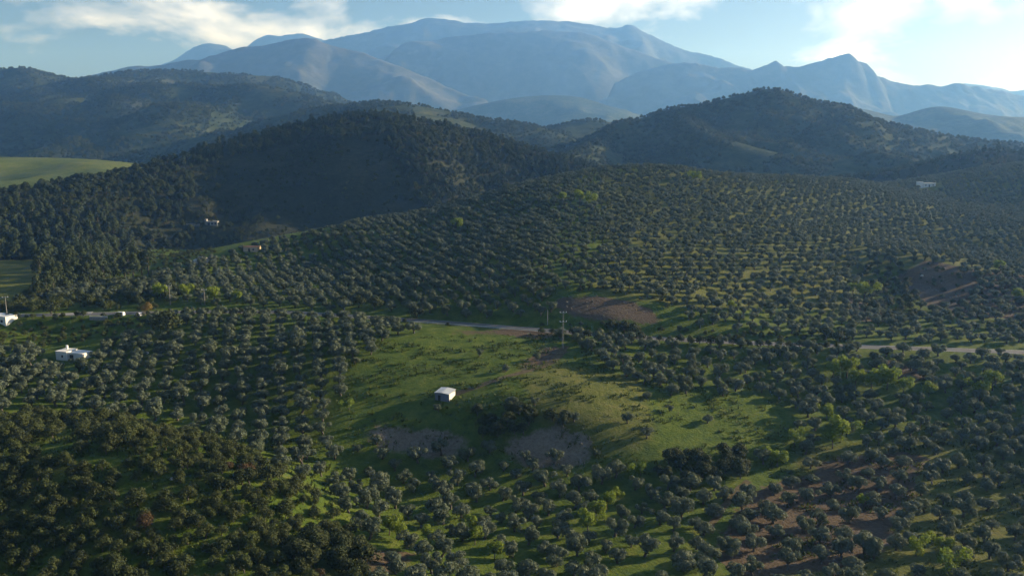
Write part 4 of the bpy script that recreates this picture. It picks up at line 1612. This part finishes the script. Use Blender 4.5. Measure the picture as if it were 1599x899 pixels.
lattice_pole()
plain_pole(11, 492, 9, 'pale pole with crossarm near the white building at the left edge')
plain_pole(266, 476, 10, 'pale pole between the green trees behind the cars')
plain_pole(320, 476, 8, 'pole at the right end of the line of green trees')
plain_pole(855, 508, 7, 'short pole beside the road left of the cut bank', False)


def rocks():
    def rock(u, v, s, label, seed):
        r = np.random.default_rng(seed)
        p = at(u, v)
        n, m = 9, 6
        vv, f = [], []
        for i in range(m + 1):
            th = math.pi * i / m
            for j in range(n):
                ph = 2 * math.pi * j / n
                k = 1 + r.normal() * .16
                vv.append((s * k * math.sin(th) * math.cos(ph), s * .8 * k * math.sin(th) * math.sin(ph), s * .75 * k * math.cos(th)))
        for i in range(m):
            for j in range(n):
                f.append((i * n + j, (i + 1) * n + j, (i + 1) * n + (j + 1) % n, i * n + (j + 1) % n))
        mb = MB().add(vv, f)
        o = mb.build('boulder', M['rock'])
        o.location = (p.x, p.y, p.z + s * .2)
        tag(o, label, 'rock', 'pale boulders')
    rock(540, 888, 1.1, 'pale boulder among the scrub at the bottom edge', 1)
    rock(534, 848, .7, 'small pale stone above the bottom edge boulder', 2)
    rock(310, 412, 4.0, 'pale rock outcrop on the crest left of the ochre house', 3)
    rock(322, 410, 3.0, 'smaller outcrop right of the pale rock on the crest', 4)
    rock(1440, 431, .9, 'small white stone in the ravine', 5)
    rock(229, 552, .9, 'white stone showing between the olive rows right of the white house', 6)
    rock(268, 748, .6, 'small white stone in the grassy gap on the scrub knoll', 7)


rocks()


# ------------------------------------------------------------------ weeds and tall grass in the field
def weeds():
    r = np.random.default_rng(8)
    V, n = [], 46000
    x, y = -160 + 420 * r.random(n), 150 + 240 * r.random(n)
    z = height(x, y)
    u, v, d = project(x, y, z)
    field = inpoly(u, v, [(540, 530), (880, 520), (1240, 620), (1230, 700), (1000, 745), (800, 720), (520, 690)]) | inpoly(u, v, [(-20, 650), (520, 690), (560, 900), (-20, 900)]) | inpoly(u, v, [(1200, 700), (1599, 680), (1620, 910), (1200, 910)])
    k = field & (fbm(x / 11, y / 5, 3, 4) > -.02) & (dist_line(x, y, road_line) > 5)
    x, y, z = x[k], y[k], z[k]
    for i in range(len(x)):
        m = 6
        s = .3 + .75 * r.random() ** 2.5
        a = r.random(m) * 6.28
        w = s * np.sqrt(r.random(m))
        b = np.stack([x[i] + np.cos(a) * w, y[i] + np.sin(a) * w, np.full(m, z[i] - .05)], -1)
        t = b + np.stack([np.cos(a) * s * .5, np.sin(a) * s * .5, s * (.5 + .6 * r.random(m))], -1)
        sd = np.stack([-np.sin(a), np.cos(a), np.zeros(m)], -1) * s * .25
        V.append(np.stack([b - sd, b + sd, t + sd * .7, t - sd * .7], 1).reshape(-1, 3))
    V = np.concatenate(V)
    o = bpy.data.objects.new('tall_weeds', np_mesh('tall_weeds', V, np.arange(len(V)).reshape(-1, 4), M['weed']))
    tag(link(o), 'tufts of tall weeds and grass over the open ground', 'weeds', kind='stuff')


weeds()


# ------------------------------------------------------------------ the air
def haze():
    m, nt, N, L, out = new_mat('haze')
    pv = N('ShaderNodeVolumePrincipled')
    pv.inputs['Color'].default_value = (0.18, 0.43, 1.0, 1)
    pv.inputs['Absorption Color'].default_value = (1, 1, 1, 1)
    pv.inputs['Density'].default_value = HAZE_DENSITY
    pv.inputs['Anisotropy'].default_value = 0.3
    L(pv.outputs[0], out.inputs['Volume'])
    o = MB().box(-10800, 12300, -350, 13600, -130, 1520).build('haze', m)
    tag(o, 'pale blue evening haze filling the valley and softening far mountains', 'haze', kind='stuff')


haze()


# ------------------------------------------------------------------ each thing gets a label of its own
SHORT = {
    'grey green olive tree in the neat rows around the small white house': ('olive tree', 'rows around white house'),
    'grey green olive tree in the dense rows left of the grassy field': ('olive tree', 'rows left of grassy field'),
    'olive tree on the bright grass right of the power pole': ('olive tree', 'grove right of power pole'),
    'olive tree in the thick grove below the right end of the road': ('olive tree', 'grove below right road end'),
    'dark olive tree in the hollow between scrub knoll and bare earth bank': ('olive tree', 'hollow beside scrub knoll'),
    'rounded olive tree in the shade just below the bare earth bank': ('rounded olive tree', 'grove below bare bank'),
    'silvery olive tree at the bottom edge left of the pale track': ('silvery olive tree', 'bottom edge grove at centre'),
    'olive tree on brown soil between the dark thicket and the bottom edge': ('olive tree', 'grove below dark thicket'),
    'well spaced olive tree with long shadow on bare reddish soil': ('olive tree', 'bare reddish soil patch'),
    'olive tree on yellow green grass in the lower right corner': ('olive tree', 'lower right corner grove'),
    'grey green olive tree in the lower groves': ('olive tree', 'lower groves'),
    'lone olive tree standing out on the open grassy field': ('lone olive tree', 'open field with shed'),
    'small bright green leafy tree among the lower olive trees': ('bright green tree', 'lower olive groves'),
    'spreading bright green tree in the grove below the road': ('bright green tree', 'grove below right road'),
    'green leafy tree in the line behind the parked cars': ('green leafy tree', 'line behind parked cars'),
    'yellow green tree standing out on the olive hill': ('yellow green tree', 'olive hill'),
    'tall dark pine in the wood beside the left meadow': ('tall dark pine', 'wood by left meadow'),
    'dark pine in the belt of trees above the parked cars': ('dark pine', 'belt above parked cars'),
    'pine on the rising left crest of the pine hill': ('crest pine', 'rising left pine hill skyline'),
    'tall pine crowning the top of the pine hill': ('crest pine', 'pine hill top'),
    'pine on the falling right crest of the pine hill': ('crest pine', 'falling right pine hill skyline'),
    'dark pine on the spur skyline at the right edge': ('dark pine', 'right edge spur skyline'),
    'dark evergreen bush in the thicket at the foot of the grass slope': ('dark bush', 'thicket below grass slope'),
    'dark bush on the scarp above the pale bare earth': ('dark bush', 'scarp below the shed'),
    'dark bush in the ravine left of the red bank': ('dark bush', 'ravine beside red bank'),
    'rusty brown dry bush among the green scrub on the knoll': ('rusty brown bush', 'scrub knoll'),
    'dark round holm oak bush on the scrub knoll': ('dark round bush', 'scrub knoll'),
    'low olive brown bush on the scrub knoll': ('low olive bush', 'scrub knoll'),
    'dark bush in the hedge along the left stretch of road': ('dark bush', 'hedge along left road'),
    'dark bush in the tall hedge hiding the middle of the road': ('dark bush', 'hedge hiding middle road'),
}
ORD = ['', 'first', 'second', 'third', 'fourth', 'fifth', 'sixth', 'seventh', 'eighth', 'ninth', 'tenth', 'eleventh', 'twelfth', 'thirteenth', 'fourteenth', 'fifteenth', 'sixteenth', 'seventeenth', 'eighteenth', 'nineteenth', 'twentieth']


def single_out():
    fam = {}
    for o in SC.objects:
        if o.parent is None and o.get('label') in SHORT:
            u, v, d = project(o.location.x, o.location.y, o.location.z)
            fam.setdefault(o['label'], []).append((float(v), float(u), o))
    for lab, things in fam.items():
        noun, place = SHORT[lab]
        things.sort(key=lambda q: q[0])
        n = len(things)
        if n == 1:
            continue
        nb = 1 if n <= 8 else min(5, max(2, round(n / 9)))
        bands = {1: ['along the'], 2: ['upper', 'lower'], 3: ['upper', 'middle', 'lower'], 4: ['top', 'upper', 'lower', 'bottom'], 5: ['top', 'upper', 'middle', 'lower', 'bottom']}[nb]
        for b in range(nb):
            part = sorted(things[b * n // nb:(b + 1) * n // nb], key=lambda q: q[1])
            m = len(part)
            ns = 1 if m <= 10 else min(3, max(2, round(m / 9)))
            sides = {1: [''], 2: ['left ', 'right '], 3: ['left ', 'central ', 'right ']}[ns]
            for c in range(ns):
                sub = part[c * m // ns:(c + 1) * m // ns]
                for i, (v, u, o) in enumerate(sub):
                    where = f'{sides[c]}{bands[b]}' if nb > 1 else f'{sides[c]}part of'.strip() if ns > 1 else 'along'
                    where = f'in the {where} {place}' if nb > 1 or ns > 1 else f'in the {place}'
                    k = f'{ORD[i + 1]} from left' if i < 20 else 'further right'
                    o['label'] = f'{noun} {k} {where}'


single_out()
